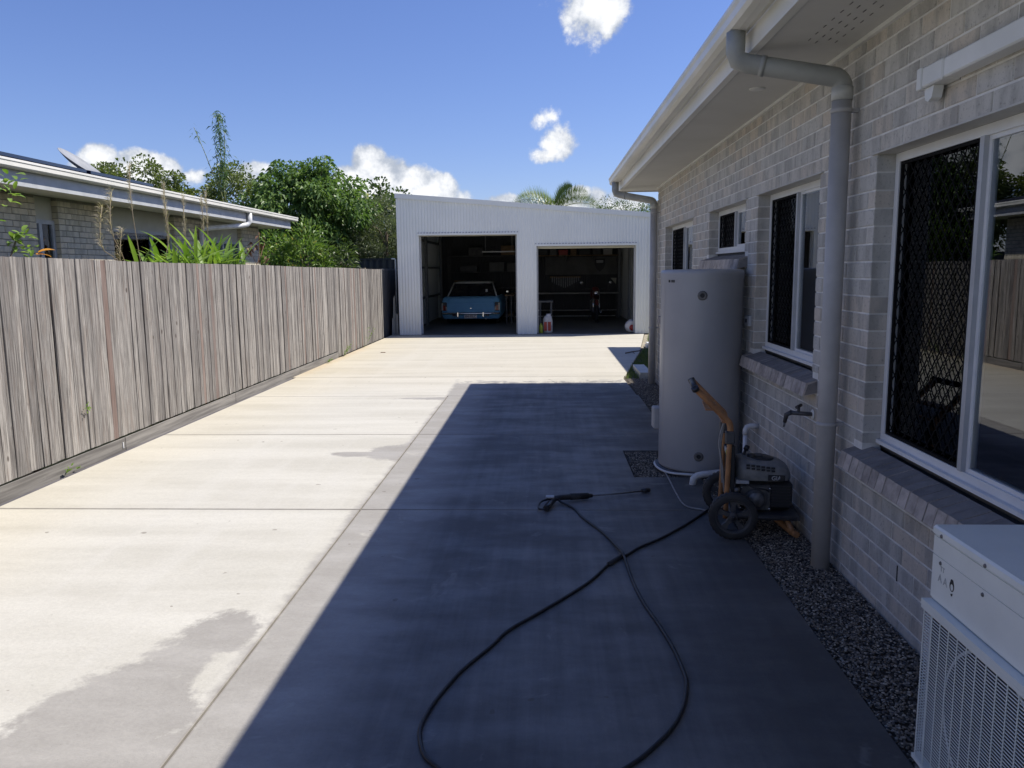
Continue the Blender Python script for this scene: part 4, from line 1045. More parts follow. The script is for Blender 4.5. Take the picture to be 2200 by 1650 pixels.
# classic blue car, seen from behind
car = empty('parked_car', (-2.24, 25.9, .012), 'old blue sedan with a white roof parked nose-in inside the left shed bay', 'car')
CX = -2.24
def loft(secs, name, mat, parent, closed=True, smooth=True):
    n = len(secs[0]); P = [p for s in secs for p in s]; F = []
    for i in range(len(secs) - 1):
        for k in range(n if closed else n - 1): F.append((i*n + k, i*n + (k + 1) % n, (i + 1)*n + (k + 1) % n, (i + 1)*n + k))
    if closed: F += [tuple(range(n))[::-1], tuple((len(secs) - 1)*n + k for k in range(n))]
    return MB().add(P, F, smooth).build(name, mat, parent)
def csec(y, hw, zb, zs, zt, tuck=.06):
    """cross-section of the lower body"""
    h = [(hw - tuck, zb), (hw, zb + .10), (hw + .01, zs - .1), (hw - .005, zs), (hw - .05, zt), (hw - .14, zt + .012)]
    L = [(CX - a, y, z) for a, z in h]; Rr = [(CX + a, y, z) for a, z in reversed(h)]
    return L + Rr
loft([csec(23.72, .84, .22, .70, .80), csec(23.78, .87, .19, .72, .825), csec(24.3, .885, .18, .74, .84), csec(25.0, .885, .18, .76, .83), csec(26.5, .885, .18, .76, .83), csec(27.0, .88, .18, .75, .82), csec(27.05, .86, .2, .72, .80)], 'body', M['car_blue'], car)
# cabin: glass house and roof
def cab(y, hw, z): return [(CX - hw, y, z), (CX + hw, y, z)]
m = MB(); P = [(CX - .74, 24.25, .83), (CX + .74, 24.25, .83), (CX + .60, 24.72, 1.24), (CX - .60, 24.72, 1.24), (CX - .76, 26.6, .83), (CX + .76, 26.6, .83), (CX + .62, 26.1, 1.24), (CX - .62, 26.1, 1.24)]
m.add(P, [(0, 1, 2, 3), (4, 5, 6, 7), (0, 4, 7, 3), (1, 5, 6, 2), (0, 1, 5, 4)]).build('cabin_glass', M['car_glass'], car)
loft([[(CX - .57, 24.66, 1.235), (CX - .45, 24.68, 1.268), (CX + .45, 24.68, 1.268), (CX + .57, 24.66, 1.235)], [(CX - .62, 24.85, 1.26), (CX - .45, 24.85, 1.30), (CX + .45, 24.85, 1.30), (CX + .62, 24.85, 1.26)], [(CX - .63, 26.0, 1.25), (CX - .45, 26.0, 1.30), (CX + .45, 26.0, 1.30), (CX + .63, 26.0, 1.25)], [(CX - .60, 26.2, 1.22), (CX - .45, 26.2, 1.25), (CX + .45, 26.2, 1.25), (CX + .60, 26.2, 1.22)]], 'roof', M['car_white'], car)
for s in (-1, 1): MB().tube([(CX + s*.755, 24.22, .83), (CX + s*.60, 24.69, 1.245)], .022, 8).build('roof_pillar', M['car_white'], car)
bt_ = MB().add([(CX - .66, 23.715, .66), (CX + .66, 23.715, .66), (CX + .64, 23.70, .80), (CX - .64, 23.70, .80), (CX - .66, 23.75, .66), (CX + .66, 23.75, .66), (CX + .62, 23.9, .835), (CX - .62, 23.9, .835)], [(0, 1, 2, 3), (3, 2, 6, 7), (0, 1, 5, 4), (0, 3, 7, 4), (1, 2, 6, 5)]).build('boot_lid', M['car_blue'], car)
MB().box(CX - .64, CX + .64, 23.702, 23.71, .553, .563).build('chrome_strip', M['chrome'], car)
MB().add([(CX - .70, 23.70, .40), (CX + .70, 23.70, .40), (CX + .70, 23.695, .65), (CX - .70, 23.695, .65), (CX - .70, 23.78, .40), (CX + .70, 23.78, .40), (CX + .70, 23.78, .65), (CX - .70, 23.78, .65)], [(0, 1, 2, 3), (0, 1, 5, 4), (3, 2, 6, 7), (0, 3, 7, 4), (1, 2, 6, 5)]).build('rear_panel', M['car_blue'], car)
MB().box(CX - .022, CX + .022, 23.690, 23.696, .50, .52, bev=.002).build('badge', M['chrome'], car)
for s in (-1, 1):
    a, b = sorted((CX + s*.72, CX + s*.875))
    tl = MB().box(a, b, 23.66, 23.80, .44, .69, bev=.02).build('tail_light', M['dark_steel'], car)
    a, b = sorted((CX + s*.755, CX + s*.83)); MB().box(a, b, 23.648, 23.662, .45, .60, bev=.004).build('red_lens', M['red_lens'], tl)
    a, b = sorted((CX + s*.832, CX + s*.875)); MB().box(a, b, 23.65, 23.70, .45, .67, bev=.006).build('clear_lens', M['pale_lens'], tl)
    a, b = sorted((CX + s*.715, CX + s*.748)); MB().box(a, b, 23.652, 23.668, .45, .56, bev=.004).build('clear_lens', M['pale_lens'], tl)
    MB().box(CX + s*.38 - .02, CX + s*.38 + .02, 23.555, 23.60, .26, .40, bev=.006).build('overrider', M['chrome'], car)
    MB().box(CX + s*.5 - .05, CX + s*.5 + .05, 23.62, 23.75, .28, .33).build('bumper_bracket', M['dark_steel'], car)
loft([[(x, yb - .03, .335), (x, yb - .045, .36), (x, yb - .03, .385), (x, yb + .02, .385), (x, yb + .02, .335)] for x, yb in ((CX - .86, 23.74), (CX - .84, 23.66), (CX - .6, 23.625), (CX, 23.61), (CX + .6, 23.625), (CX + .84, 23.66), (CX + .86, 23.74))], 'bumper', M['chrome'], car)
pl = MB().box(CX - .19, CX + .19, 23.60, 23.606, .215, .325, bev=.002).build('number_plate', M['plate'], car)
text('plate_letters', 'EN·33LC', .085, M['maroon'], pl, (CX, 23.598, .27))
MB().box(CX + .40, CX + .46, 24.40, 24.405, .98, 1.06).build('window_sticker', M['plate'], car)
for s in (-1, 1):
    for yy in (24.25 + .35, 26.9 - .25):
        m = MB(); wheel_x(m, (CX + s*.74, yy, .30), .215, .075); wv = m.build('wheel', M['rubber'], car)
        MB().lathe((CX + s*.82, yy, .30), [(0, 0), (.14, 0), (.15, -s*.05)], 20, axis='x').build('hubcap', M['chrome'], wv)
MB().tube([(CX + .45, 23.7, .2), (CX + .45, 24.3, .2)], .025, 10).build('exhaust_pipe', M['zinc'], car)
MB().tube([(CX + .88, 25.6, .9), (CX + 1.0, 25.55, .95)], .008, 6).box(CX + .97, CX + 1.05, 25.53, 25.56, .92, .98, bev=.01).build('side_mirror', M['chrome'], car)

# charcoal boundary behind, and the dark return beside the shed
def sheet_fence(name, p0, p1, h, label, n_panel):
    P0, P1 = Vector(p0), Vector(p1); d = P1 - P0; L = d.length; u = d/L; nr = Vector((-u.y, u.x, 0))
    t = empty(name, tuple((P0 + P1)/2), label, 'fence')
    for i in range(n_panel):
        a, b = i*L/n_panel + .03, (i + 1)*L/n_panel - .03; k = int((b - a)/.05); P = []
        for j in range(k + 1):
            q = P0 + u*(a + (b - a)*j/k) + nr*(.012 if j % 4 < 2 else -.012)
            P += [(q.x, q.y, -.1), (q.x, q.y, h - .03)]
        MB().add(P, [(2*j, 2*j + 2, 2*j + 3, 2*j + 1) for j in range(k)]).build('fence_sheet', M['charcoal'], t, fixn=False)
        for z0, z1 in ((h - .045, h), (-.1, -.05)):
            c = P0 + u*a - nr*.022; e = P0 + u*b + nr*.022
            if abs(u.x) > .5: B('fence_rail', M['charcoal'], t, min(c.x, e.x), max(c.x, e.x), c.y - .001 if c.y < e.y else e.y, max(c.y, e.y), z0, z1)
            else: B('fence_rail', M['charcoal'], t, min(c.x, e.x), max(c.x, e.x), min(c.y, e.y), max(c.y, e.y), z0, z1)
    for i in range(n_panel + 1):
        q = P0 + u*(i*L/n_panel); B('fence_post', M['charcoal'], t, q.x - .028, q.x + .028, q.y - .028, q.y + .028, -.1, h + .01)
    return t
sheet_fence('steel_fence', (-13, 24.6, 0), (-4.35, 24.6, 0), 2.03, 'charcoal steel fence across the back below the trees', 4)
sheet_fence('steel_fence', (-4.05, 19.55, 0), (-4.05, 24.4, 0), 1.70, 'charcoal steel fence running back in the gap beside the shed', 2)
# things stacked in the gap
for i, (x, y, h, wd, l) in enumerate(((-3.955, 20.45, .98, .040, 'taller pale post leaning left in the gap beside the shed'), (-3.905, 20.50, 1.02, .030, 'thin pale post leaning second from the fence beside the shed'), (-3.955, 20.30, .45, .03, 'short post at the foot of the stack beside the shed'), (-3.90, 20.30, .42, .026, 'shortest thin post in the gap beside the shed'), (-3.835, 20.35, .56, .05, 'thick short post nearest the shed wall in the gap'))):
    o = MB().box(-wd/2, wd/2, -wd/2, wd/2, 0, h, bev=.003).build('timber_post', M['pipe_pale']); o.location = (x, y, -.02 if y > 20.2 else 0); o.rotation_euler = (-.06, random.uniform(-.03, .03), 0); tag(o, l, 'post', 'posts leaning in the gap beside the shed')
tag(MB().tube([(-4.0, 21.2, -.11), (-4.0, 21.2, 1.93), (-4.02, 21.2, 1.96), (-4.10, 21.2, 1.96)], .02, 10).build('vent_pipe', M['pvc']), 'white hooked vent pipe standing above the fence beside the shed', 'pipe')

# ============================================================ NEIGHBOUR HOUSE (left)
nh = empty('neighbour_house', (-8, 12, 0), 'cream brick neighbouring house with a low dark roof behind the paling fence', 'house')
XN = -6.3; NO = [(9.74, 10.20, .9, 2.62), (11.50, 13.45, .9, 2.62), (14.55, 16.45, .9, 2.62)]
nb = []
NY0, NY1 = 3.0, 17.45
for rI in range(-14, 22):
    z0 = 1.0 + rI*.076; z1 = z0 + .067
    if z1 > 2.63 or z0 < -.1: continue
    y = NY0 - (.15 if rI % 2 else .30)
    while y < NY1:
        a, b = max(y, NY0), min(y + .291, NY1)
        if b - a > .03: nb += cut((a, b, z0, z1), NO)
        y += .30
lay(nb, XN, -1, M['brick2'], nh, .1)
mo = MB()
for r in cut((NY0, NY1, -.1, 2.64), NO): mo.box(XN - .098, XN - .008, r[0] + .004, r[1] - .004, r[2], r[3])
mo.build('mortar', M['mortar2'], nh)
MB().box(-12, -6.4, 17.35, 17.45, -.1, 2.6).box(-12, -11.9, NY0, 17.35, -.1, 2.6).box(-11.9, -6.4, NY0, NY0 + .1, -.1, 2.6).build('outer_wall', M['brick2'], nh)
for (a, b, c, d), wz, spl in ((NO[0], 2.335, 9.90), (NO[1], 2.32, 12.75), (NO[2], 2.27, 15.62)):
    B('infill_panel', M['fc'], nh, XN - .11, XN - .085, a, b, wz, 2.63)
    wf = MB(); wb = .9 if wz > 2.3 else 1.88
    if wb > 1: B('infill_panel', M['fc'], nh, XN - .11, XN - .085, a, b, .9, wb)
    sash_frame(wf, a + .002, b - .002, wb, wz - .002, .05, XN - .105, XN - .06); wf.box(XN - .102, XN - .058, spl - .03, spl + .03, wb + .05, wz - .052)
    q = wf.build('window', M['frame_grey'], nh)
    B('glass_pane', M['glass'], q, XN - .085, XN - .08, a + .05, spl - .03, wb + .05, wz - .052); B('glass_pane', M['glass'], q, XN - .085, XN - .08, spl + .03, b - .05, wb + .05, wz - .052)
    B('fly_screen', M['insect'], q, XN - .098, XN - .096, spl + .03, b - .05, wb + .05, wz - .052)
    B('blind', M['charcoal'], q, XN - .112, XN - .111, a + .05, spl - .03, wb + .05, wz - .052)
MB().box(-7.2, -5.80, NY0 - .6, 18.0, 2.625, 2.637).box(-7.2, -6.9, 17, 18, 2.64, 2.7).build('soffit', M['soffit'], nh)
MB().box(-5.80, -5.77, NY0 - .6, 18.05, 2.615, 2.80).box(-12.5, -5.80, 18.02, 18.05, 2.615, 2.80).build('fascia', M['frame_grey2'] if 'frame_grey2' in M else M['frame_grey'], nh)
pg = [(-5.768, 2.785), (-5.73, 2.775), (-5.69, 2.782), (-5.672, 2.80), (-5.670, 2.84), (-5.662, 2.852), (-5.662, 2.872), (-5.675, 2.878), (-5.69, 2.85), (-5.70, 2.80), (-5.768, 2.80)]
MB().prism(pg, NY0 - .6, 18.3, 'y').build('gutter', M['gutter'], nh)
ra = math.tan(R_(10.5))
def nroof(x): return 2.86 + (-5.70 - x)*ra
rm = MB(); k = 70; P = []
# trapezoidal ribbed roof sheet on the yard side
yy = NY0 - .6; rib = []
while yy < 18.3: rib += [(yy, 0), (yy + .14, 0), (yy + .16, .025), (yy + .18, .025), (yy + .20, 0)]; yy += .2
for (y_, dz) in rib: P += [(-5.71, y_, nroof(-5.71) + dz), (-9.2, y_, nroof(-9.2) + dz)]
rm.add(P, [(2*i, 2*i + 2, 2*i + 3, 2*i + 1) for i in range(len(rib) - 1)]); rm.add([(-9.2, NY0 - .6, nroof(-9.2)), (-9.2, 18.3, nroof(-9.2)), (-12.7, 18.3, 2.85), (-12.7, NY0 - .6, 2.85)], [(0, 1, 2, 3)])
rm.build('roof', M['roof_dark'], nh, fixn=False)
B('gable', M['fc'], nh, -12.5, -5.85, 18.0, 18.02, 2.637, 2.85)
for i, (a, b) in enumerate(((5.2, 6.9), (7.0, 8.7), (8.8, 10.5), (10.6, 12.3))):
    P = []
    for x in (-6.05, -7.05):
        for y_ in (a, b): P.append((x, y_, nroof(x) + .085)); 
    m = MB(); m.add([P[0], P[1], P[3], P[2]] + [(p[0], p[1], p[2] - .04) for p in (P[0], P[1], P[3], P[2])], [(0, 1, 2, 3), (4, 5, 6, 7), (0, 1, 5, 4), (1, 2, 6, 5), (2, 3, 7, 6), (3, 0, 4, 7)])
    m.build('solar_panel', M['solar'], nh)
    for x in (-6.2, -6.9): B('panel_rail', M['zinc'], nh, x, x + .04, a, b, nroof(x) + .028, nroof(x) + .044)
# downpipe arm
MB().tube([(-5.72, 15.4, 2.78), (-5.72, 15.4, 2.62), (-5.76, 15.36, 2.56), (-5.84, 15.2, 2.53), (-6.22, 14.45, 2.45), (-6.25, 14.38, 2.40), (-6.25, 14.36, .0)], .048, 14).build('downpipe', M['pvc'], nh)
# satellite dish on the roof
ds = empty('satellite_dish', (-7.5, 13.0, nroof(-7.5)), 'pale grey satellite dish standing on the neighbouring roof', 'satellite dish')
c0 = Vector((-7.6, 13.05, nroof(-7.6) + .24)); nrm = Vector((.60, .06, .80)).normalized(); a_ = nrm.cross(Vector((0, 0, 1))).normalized(); b_ = nrm.cross(a_)
P = [tuple(c0 - nrm*.09)]; F = []; n = 28; rings = 6
for i in range(1, rings + 1):
    r = .36*i/rings
    for k in range(n):
        an = 2*math.pi*k/n; P.append(tuple(c0 + a_*r*math.cos(an) + b_*r*1.08*math.sin(an) - nrm*.09*(1 - (i/rings)**2)))
F = [(0, 1 + k, 1 + (k + 1) % n) for k in range(n)]
for i in range(rings - 1): F += [(1 + i*n + k, 1 + i*n + (k + 1) % n, 1 + (i + 1)*n + (k + 1) % n, 1 + (i + 1)*n + k) for k in range(n)]
o = MB().add(P, F, True).build('reflector', M['dish'], ds, fixn=False); md = o.modifiers.new('t', 'SOLIDIFY'); md.thickness = .006
MB().tube([tuple(c0 - nrm*.08), (-7.65, 13.05, nroof(-7.65) + .12), (-7.65, 13.05, nroof(-7.65))], .022, 8).build('mast', M['zinc'], ds)

# ============================================================ PLANTS
def rand_dirs(k):
    v = rng.normal(size=(k, 3)); return v/np.linalg.norm(v, axis=1, keepdims=True)
def leaf_quads(P, d, L, wd, droop=.25):
    """P base points, d directions, L lengths -> two-part folded leaf of two quads"""
    k = len(P); d = d/np.linalg.norm(d, axis=1, keepdims=True)
    s = np.cross(d, rand_dirs(k)); s /= np.linalg.norm(s, axis=1, keepdims=True) + 1e-9
    s = s*(wd*L)[:, None]; mid = P + d*(L*.5)[:, None]; tip = P + d*L[:, None]; tip[:, 2] -= L*droop
    return np.stack([P, mid + s, tip, mid - s], 1)
def crown_cloud(c, rad, nclump, clump_r, per, L, wd, droop=.3, up=.35, hollow=.45, squash=.75):
    """leaf clumps spread through an uneven ellipsoid"""
    c = np.array(c); rad = np.array(rad)
    u = rand_dirs(nclump); rr = hollow + (1 - hollow)*rng.uniform(0, 1, nclump)**.6
    lump = 1 + .20*np.sin(u[:, 0]*4.1 + c[0]) + .16*np.sin(u[:, 2]*5.3 + c[1]) + rng.uniform(-.1, .12, nclump)
    cc = c + u*rad*(rr*lump)[:, None]
    V = []; T = []
    for i in range(nclump):
        k = max(4, int(per*rng.uniform(.6, 1.3))); q = rand_dirs(k); rs = clump_r*rng.uniform(.55, 1.25)
        r = rs*rng.uniform(.35, 1, k)**.5; off = q*r[:, None]; off[:, 2] *= squash
        P = cc[i] + off; d = q*.8 + u[i]*.5 + rand_dirs(k)*.5; d[:, 2] += up - .3
        LL = L*rng.uniform(.65, 1.3, k); V.append(leaf_quads(P, d, LL, wd, droop))
        T.append(np.clip(rng.normal(.45 + rng.uniform(-.18, .18), .22, k), 0, 1))
    return np.concatenate(V), np.concatenate(T), cc
def limbs(base, top, cc, r0, n=9):
    m = MB(); b = Vector(base); t = Vector(top)
    mid = (b + t)/2 + Vector((random.uniform(-.15, .15), random.uniform(-.15, .15), 0))
    m.tube(spline([b, mid, t], 5), [r0*(1 - .5*i/10) for i in range(11)], 9)
    for i in range(n):
        e = Vector(cc[random.randrange(len(cc))]); s = b.lerp(t, random.uniform(.45, 1)); mm = (s + e)/2 + Vector((0, 0, random.uniform(0, .25)))
        m.tube(spline([s, mm, e], 3), [r0*.38*(1 - .8*j/6) for j in range(7)], 6)
    return m
def tree(name, c, rad, ncl, cr, per, L, wd, mat, label, trunk=.12, cat='tree', group='trees behind the fence', **kw):
    t = empty(name, (c[0], c[1], -.12), label, cat, group)
    V, T, cc = crown_cloud(c, rad, ncl, cr, per, L, wd, **kw)
    quads('crown', V, M[mat], t, T)
    limbs((c[0], c[1], -.12), (c[0] + .1, c[1], c[2] + rad[2]*.3), cc, trunk).build('trunk', M['bark'], t)
    return t, cc
tree('broadleaf_tree', (-7.75, 26.2, 3.55), (1.55, 1.4, 1.75), 230, .42, 95, .18, .24, 'leaf_bright', 'big glossy bright green broad-leaved tree in the middle behind the fence', droop=.55, hollow=.35)
tree('olive_tree', (-10.5, 27.5, 3.35), (1.75, 1.1, 1.55), 170, .40, 130, .12, .24, 'leaf_olive', 'olive green small-leaved tree to the left of the big bright tree')
tree('dark_tree', (-14.2, 27.0, 3.6), (2.3, 1.3, 1.65), 240, .42, 130, .13, .26, 'leaf_olive', 'dark green rounded tree rising behind the neighbouring roof')
tree('magnolia_tree', (-6.1, 29.0, 3.0), (1.25, 1.0, 1.4), 110, .34, 90, .18, .24, 'leaf_dark', 'dark tree dotted with cream flowers beside the shed corner', up=.8)
tree('magnolia_tree', (-7.2, 29.3, 2.8), (1.0, 1.0, 1.4), 80, .33, 90, .17, .24, 'leaf_dark', 'narrow dark tree between the big tree and the cream-flowered tree', up=.8)
tree('bottlebrush_tree', (-5.35, 26.4, 2.55), (1.2, .9, 1.25), 150, .32, 130, .10, .11, 'leaf_grey', 'feathery grey-green bush just left of the shed', droop=.1)
# flowers on the magnolia
V = []
for k in range(34):
    a = random.uniform(0, 6.28); c = Vector((-6.3 + 1.15*math.cos(a)*random.random()**.5*1.2, 27.75 + random.uniform(-.15, .25), 3.1 + 1.25*math.sin(a)*random.random()**.5))
    for j in range(6):
        b = j*1.05; e = Vector((math.cos(b), -.5, math.sin(b)))*.085; s = e.cross(Vector((0, 1, 0))).normalized()*.035
        V.append([tuple(c), tuple(c + e*.55 + s), tuple(c + e), tuple(c + e*.55 - s)])
mag = [o for o in C.objects if o.name.startswith('magnolia_tree')][0]
quads('flowers', V, M['petal'], mag, rng.uniform(0, 1, len(V)))
# shrubs between house and shed
tree('dense_shrub', (-7.4, 21.6, 1.95), (.55, .6, .85), 40, .28, 60, .17, .13, 'leaf_shrub', 'strappy yellow-green shrub against the end of the cream brick house', trunk=.05, cat='shrub', group='shrubs behind the fence', up=.6)
tree('dense_shrub', (-6.5, 21.4, 1.85), (.62, .6, .80), 45, .28, 60, .19, .10, 'leaf_shrub', 'spiky yellow-green shrub in the middle of the row behind the fence', trunk=.05, cat='shrub', group='shrubs behind the fence', up=.7)
tree('dense_shrub', (-5.75, 22.0, 1.75), (.5, .5, .75), 36, .26, 60, .15, .12, 'leaf_dark', 'darker low shrub right of the spiky shrub behind the fence', trunk=.05, cat='shrub', group='shrubs behind the fence')
# hedge mass and trees behind the shed on the right
tree('hedge_tree', (3.4, 32.5, 3.5), (1.7, 1.0, .95), 80, .36, 70, .10, .16, 'leaf_dark', 'dark treetop showing between the shed roof and the brick house', group='trees behind the shed')
# trees seen only in the window glass
tree('garden_tree', (-19.5, 20.0, 2.6), (2.0, 2.0, 2.1), 90, .45, 60, .16, .2, 'leaf_dark', 'tall tree beyond the far side of the neighbouring roof', group='trees behind the fence')

# bamboo: several canes with tufts
bm_ = empty('bamboo_clump', (-10.55, 26.3, -.12), 'tall thin bamboo canes standing above the other trees on the left', 'bamboo')
tips = [(-10.62, 26.3, 6.75, 1), (-10.45, 26.35, 6.2, 1), (-10.75, 26.25, 5.6, 0), (-11.45, 26.3, 6.35, 0)]
for (x, y, z, big) in tips:
    pts = spline([(-10.6 + random.uniform(-.1, .1), 26.3, -.1), (-10.55, y, z*.55), ((-10.6 + x)/2, y, z*.82), (x, y, z)], 6)
    MB().tube(pts, [.022*(1 - .8*i/(len(pts) - 1)) + .002 for i in range(len(pts))], 6).build('cane', M['cane'], bm_)
    nl = (420 if z > 6.5 else 120) if big else (60 if x > -11 else 22)
    V = []
    lo = 3.9 if x > -11 else 5.4
    P = []
    for i in range(nl):
        t = random.uniform(.45 if x > -11 else .86, 1); j = t*(len(pts) - 1); a = pts[int(j)].lerp(pts[min(int(j) + 1, len(pts) - 1)], j % 1)
        sp_ = .09 if x > -11 else .05
        P.append((a.x + random.gauss(0, sp_), a.y + random.gauss(0, sp_), a.z + random.gauss(0, .09)))
    P = np.array(P); d = rand_dirs(len(P)); d[:, 2] = -abs(d[:, 2])*.8
    quads('cane_leaves', leaf_quads(P, d, rng.uniform(.10, .22, len(P)), .09, .35), M['leaf_bamboo'], bm_, rng.uniform(0, 1, len(P)))

# palm behind the shed
pa = empty('palm_tree', (.75, 33.0, -.12), 'palm with feathery arching fronds rising behind the shed roof', 'palm')
pc_ = Vector((.42, 33.0, 3.98))
MB().tube([(.52, 33, -.12), (.48, 33, 1.8), (.50, 33, 3.5)], [.16, .13, .10], 12).build('trunk', M['bark'], pa)
def frond(az_, rise, L, dr):
    V = []; T = []; pts = []
    d = Vector((math.cos(az_), math.sin(az_), 0))
    for i in range(15):
        t = i/14; pts.append(pc_ + d*(L*t*math.cos(rise)*1.0) + Vector((0, 0, L*t*math.sin(rise) - dr*t*t)))
    m = MB().tube(pts, [.018*(1 - .85*i/14) + .002 for i in range(15)], 5)
    for i in range(2, 44):
        t = i/44; j = t*14; p = pts[int(j)].lerp(pts[min(int(j) + 1, 14)], j % 1); tg = (pts[min(int(j) + 1, 14)] - pts[max(int(j) - 1, 0)]).normalized()
        side = tg.cross(Vector((0, 0, 1))).normalized(); upv = side.cross(tg)
        for s in (-1, 1):
            l = .78*math.sin(math.pi*min(1, .25 + t*.75))**.7*random.uniform(.85, 1.1); e = (side*s*.75 + tg*.5 + upv*.55 + Vector((0, 0, .45))).normalized()*l; e.z -= .03
            w_ = tg*.013
            V.append([tuple(p - w_), tuple(p + e*.5 + w_*1.2 + Vector((0, 0, .02))), tuple(p + e), tuple(p + e*.5 - w_*1.2)]); T.append(random.random())
    o = quads('frond', V, M['leaf_palm'], pa, T); m.build('frond_stem', M['cane'], o)
for a, r, L, dr in ((182, 42, 2.2, 1.1), (172, 28, 2.3, 1.1), (8, 62, 1.5, .35), (0, 46, 1.9, .7), (356, 32, 2.1, 1.0), (8, 20, 2.3, 1.0), (180, 15, 2.3, 1.1)): frond(R_(a), R_(r), L, dr)

# broad-bladed clump and straw plumes over the fence
gp = empty('ginger_clump', (-4.6, 9.9, -.12), 'lush lime green long-leaved clump rising over the fence', 'plant')
def blade(p, az_, rise, L, wd, curl, mat, parent, name='leaf'):
    d = Vector((math.cos(az_), math.sin(az_), 0)); P = []; n = 8
    side = Vector((-d.y, d.x, 0))
    tw = random.uniform(-.7, .7)
    for i in range(n + 1):
        t = i/n; a = rise - curl*t; c = Vector(p) + d*(L*t*math.cos(rise - curl*t*.5)) + Vector((0, 0, L*t*math.sin(rise - curl*t*.5)))
        w_ = wd*math.sin(math.pi*min(1, .12 + t*.88))**.8*(1 if t < .97 else .2)
        s = (side*math.cos(tw) + Vector((0, 0, 1))*math.sin(tw)*.5).normalized()
        fold = Vector((0, 0, -w_*.35))
        P += [tuple(c - s*w_ - fold), tuple(c), tuple(c + s*w_ - fold)]
    F = []
    for i in range(n): F += [(3*i, 3*i + 1, 3*i + 4, 3*i + 3), (3*i + 1, 3*i + 2, 3*i + 5, 3*i + 4)]
    m = MB(); m.add(P, F, True, tone=random.uniform(.05, .95)); return m.build(name, mat, parent, fixn=False)
random.seed(21)
for i in range(240):
    y = random.gauss(10.3, .6); y = min(max(y, 8.9), 11.6); x = -4.55 + random.uniform(-.2, .22)
    az_ = random.choice((1, -1))*math.pi/2 + random.uniform(-.9, .9); rise = random.uniform(.5, 1.45)
    edge = min(2.2, abs(y - 10.4)/(.9 if y < 10.4 else 1.3))
    blade((x, y, 1.55 + random.uniform(-.1, .2)), az_, rise, random.uniform(.35, .78)*(1 - .25*edge), random.uniform(.011, .032), random.uniform(.2, 1.7), M['leaf_lime'], gp)
for i in range(12):
    y = 8.9 + i*.21; MB().tube([(-4.6, y, -.12), (-4.57, y + random.uniform(-.1, .1), 1.7)], [.018, .012], 6).build('stem', M['cane'], gp)
pg_ = empty('plume_grass', (-4.75, 9.6, -.12), 'dry straw coloured feathery grass plumes standing over the green clump', 'grass')
plm = [(8.6, 2.36, -.35, .9), (8.75, 2.52, -.26, .8), (9.1, 2.84, -.12, .2), (9.75, 2.50, .12, .2), (9.85, 2.74, -.05, .1), (10.35, 2.62, -.04, .1), (10.85, 2.68, .06, .1), (11.0, 2.74, .05, .15), (9.0, 2.15, -.4, .9)]
for (y, z, ln, dr) in plm:
    p0 = Vector((-4.75, y + .25 - ln, -.1)); tip = Vector((-4.7, y + ln*.6, z)); mid = Vector((-4.75, y + .1 - ln*.3, 1.6))
    pts = spline([p0, mid, tip - Vector((0, -ln*.2, .42)), tip], 5); st = MB().tube(pts, [.0045]*len(pts), 5).build('plume', M['plume'], pg_)
    P = []; dd = []
    for k in range(150):
        t = random.uniform(.62, 1); j = t*(len(pts) - 1); a = pts[int(j)].lerp(pts[min(int(j) + 1, len(pts) - 1)], j % 1); P.append(tuple(a)); e = Vector((random.uniform(-.6, .6), random.uniform(-.5, .5) - dr*.5, 1.4 - dr)); dd.append(tuple(e))
    P = np.array(P) + rng.normal(0, .008, (len(P), 3)); quads('plume_hair', leaf_quads(P, np.array(dd), rng.uniform(.06, .13, len(P)), .018, .3), M['plume'], st, rng.uniform(0, 1, len(P)))
# dead stalk
dsx = empty('dead_stalk', (-4.6, 12.6, -.12), 'brown dried stalk with curled leaves beside the green clump', 'plant')
MB().tube(spline([(-4.6, 12.5, -.1), (-4.62, 12.55, 1.5), (-4.6, 12.7, 1.9), (-4.6, 12.75, 2.28)], 4), .006, 5).tube([(-4.6, 12.6, 1.75), (-4.6, 12.3, 2.0)], .004, 5).tube([(-4.6, 12.65, 1.8), (-4.6, 13.0, 2.12)], .004, 5).build('stem', M['tan'], dsx)
P = np.array([(-4.6, 12.3, 2.0), (-4.6, 12.25, 1.98), (-4.6, 12.95, 1.95), (-4.6, 13.0, 1.85), (-4.6, 12.7, 2.1), (-4.6, 13.05, 1.8), (-4.6, 12.2, 1.95), (-4.6, 12.75, 2.2)]*4) + rng.normal(0, .045, (32, 3))
quads('dry_leaves', leaf_quads(P, rand_dirs(32), rng.uniform(.05, .12, 32), .25, .6), M['tan'], dsx)
# croton at the left edge
cr = empty('croton_shrub', (-4.75, 6.75, -.12), 'leafy shrub with one orange leaf at the left edge above the fence', 'shrub')
MB().tube(spline([(-4.75, 6.5, -.1), (-4.78, 6.5, 1.4), (-4.72, 6.62, 2.45)], 4), .014, 6).tube(spline([(-4.75, 6.5, 1.2), (-4.72, 6.75, 1.6), (-4.70, 6.95, 1.95)], 4), .008, 6).build('stem', M['bark'], cr)
for (cx_, cy_, cz_, nn, s) in ((-4.72, 6.62, 2.42, 22, .10), (-4.74, 6.56, 2.28, 14, .08), (-4.70, 6.70, 1.98, 10, .05), (-4.70, 6.80, 1.85, 20, .07), (-4.68, 6.74, 1.98, 8, .05), (-4.74, 6.4, 2.35, 14, .1)):
    for k in range(nn):
        a = random.uniform(0, 6.28)
        blade((cx_ + random.gauss(0, s*.5), .27 + cy_ + random.gauss(0, s), cz_ + random.gauss(0, s*.8)), a, random.uniform(-.4, 1.0), random.uniform(.06, .11), random.uniform(.015, .024), random.uniform(.2, .9), M['leaf_lime'], cr)
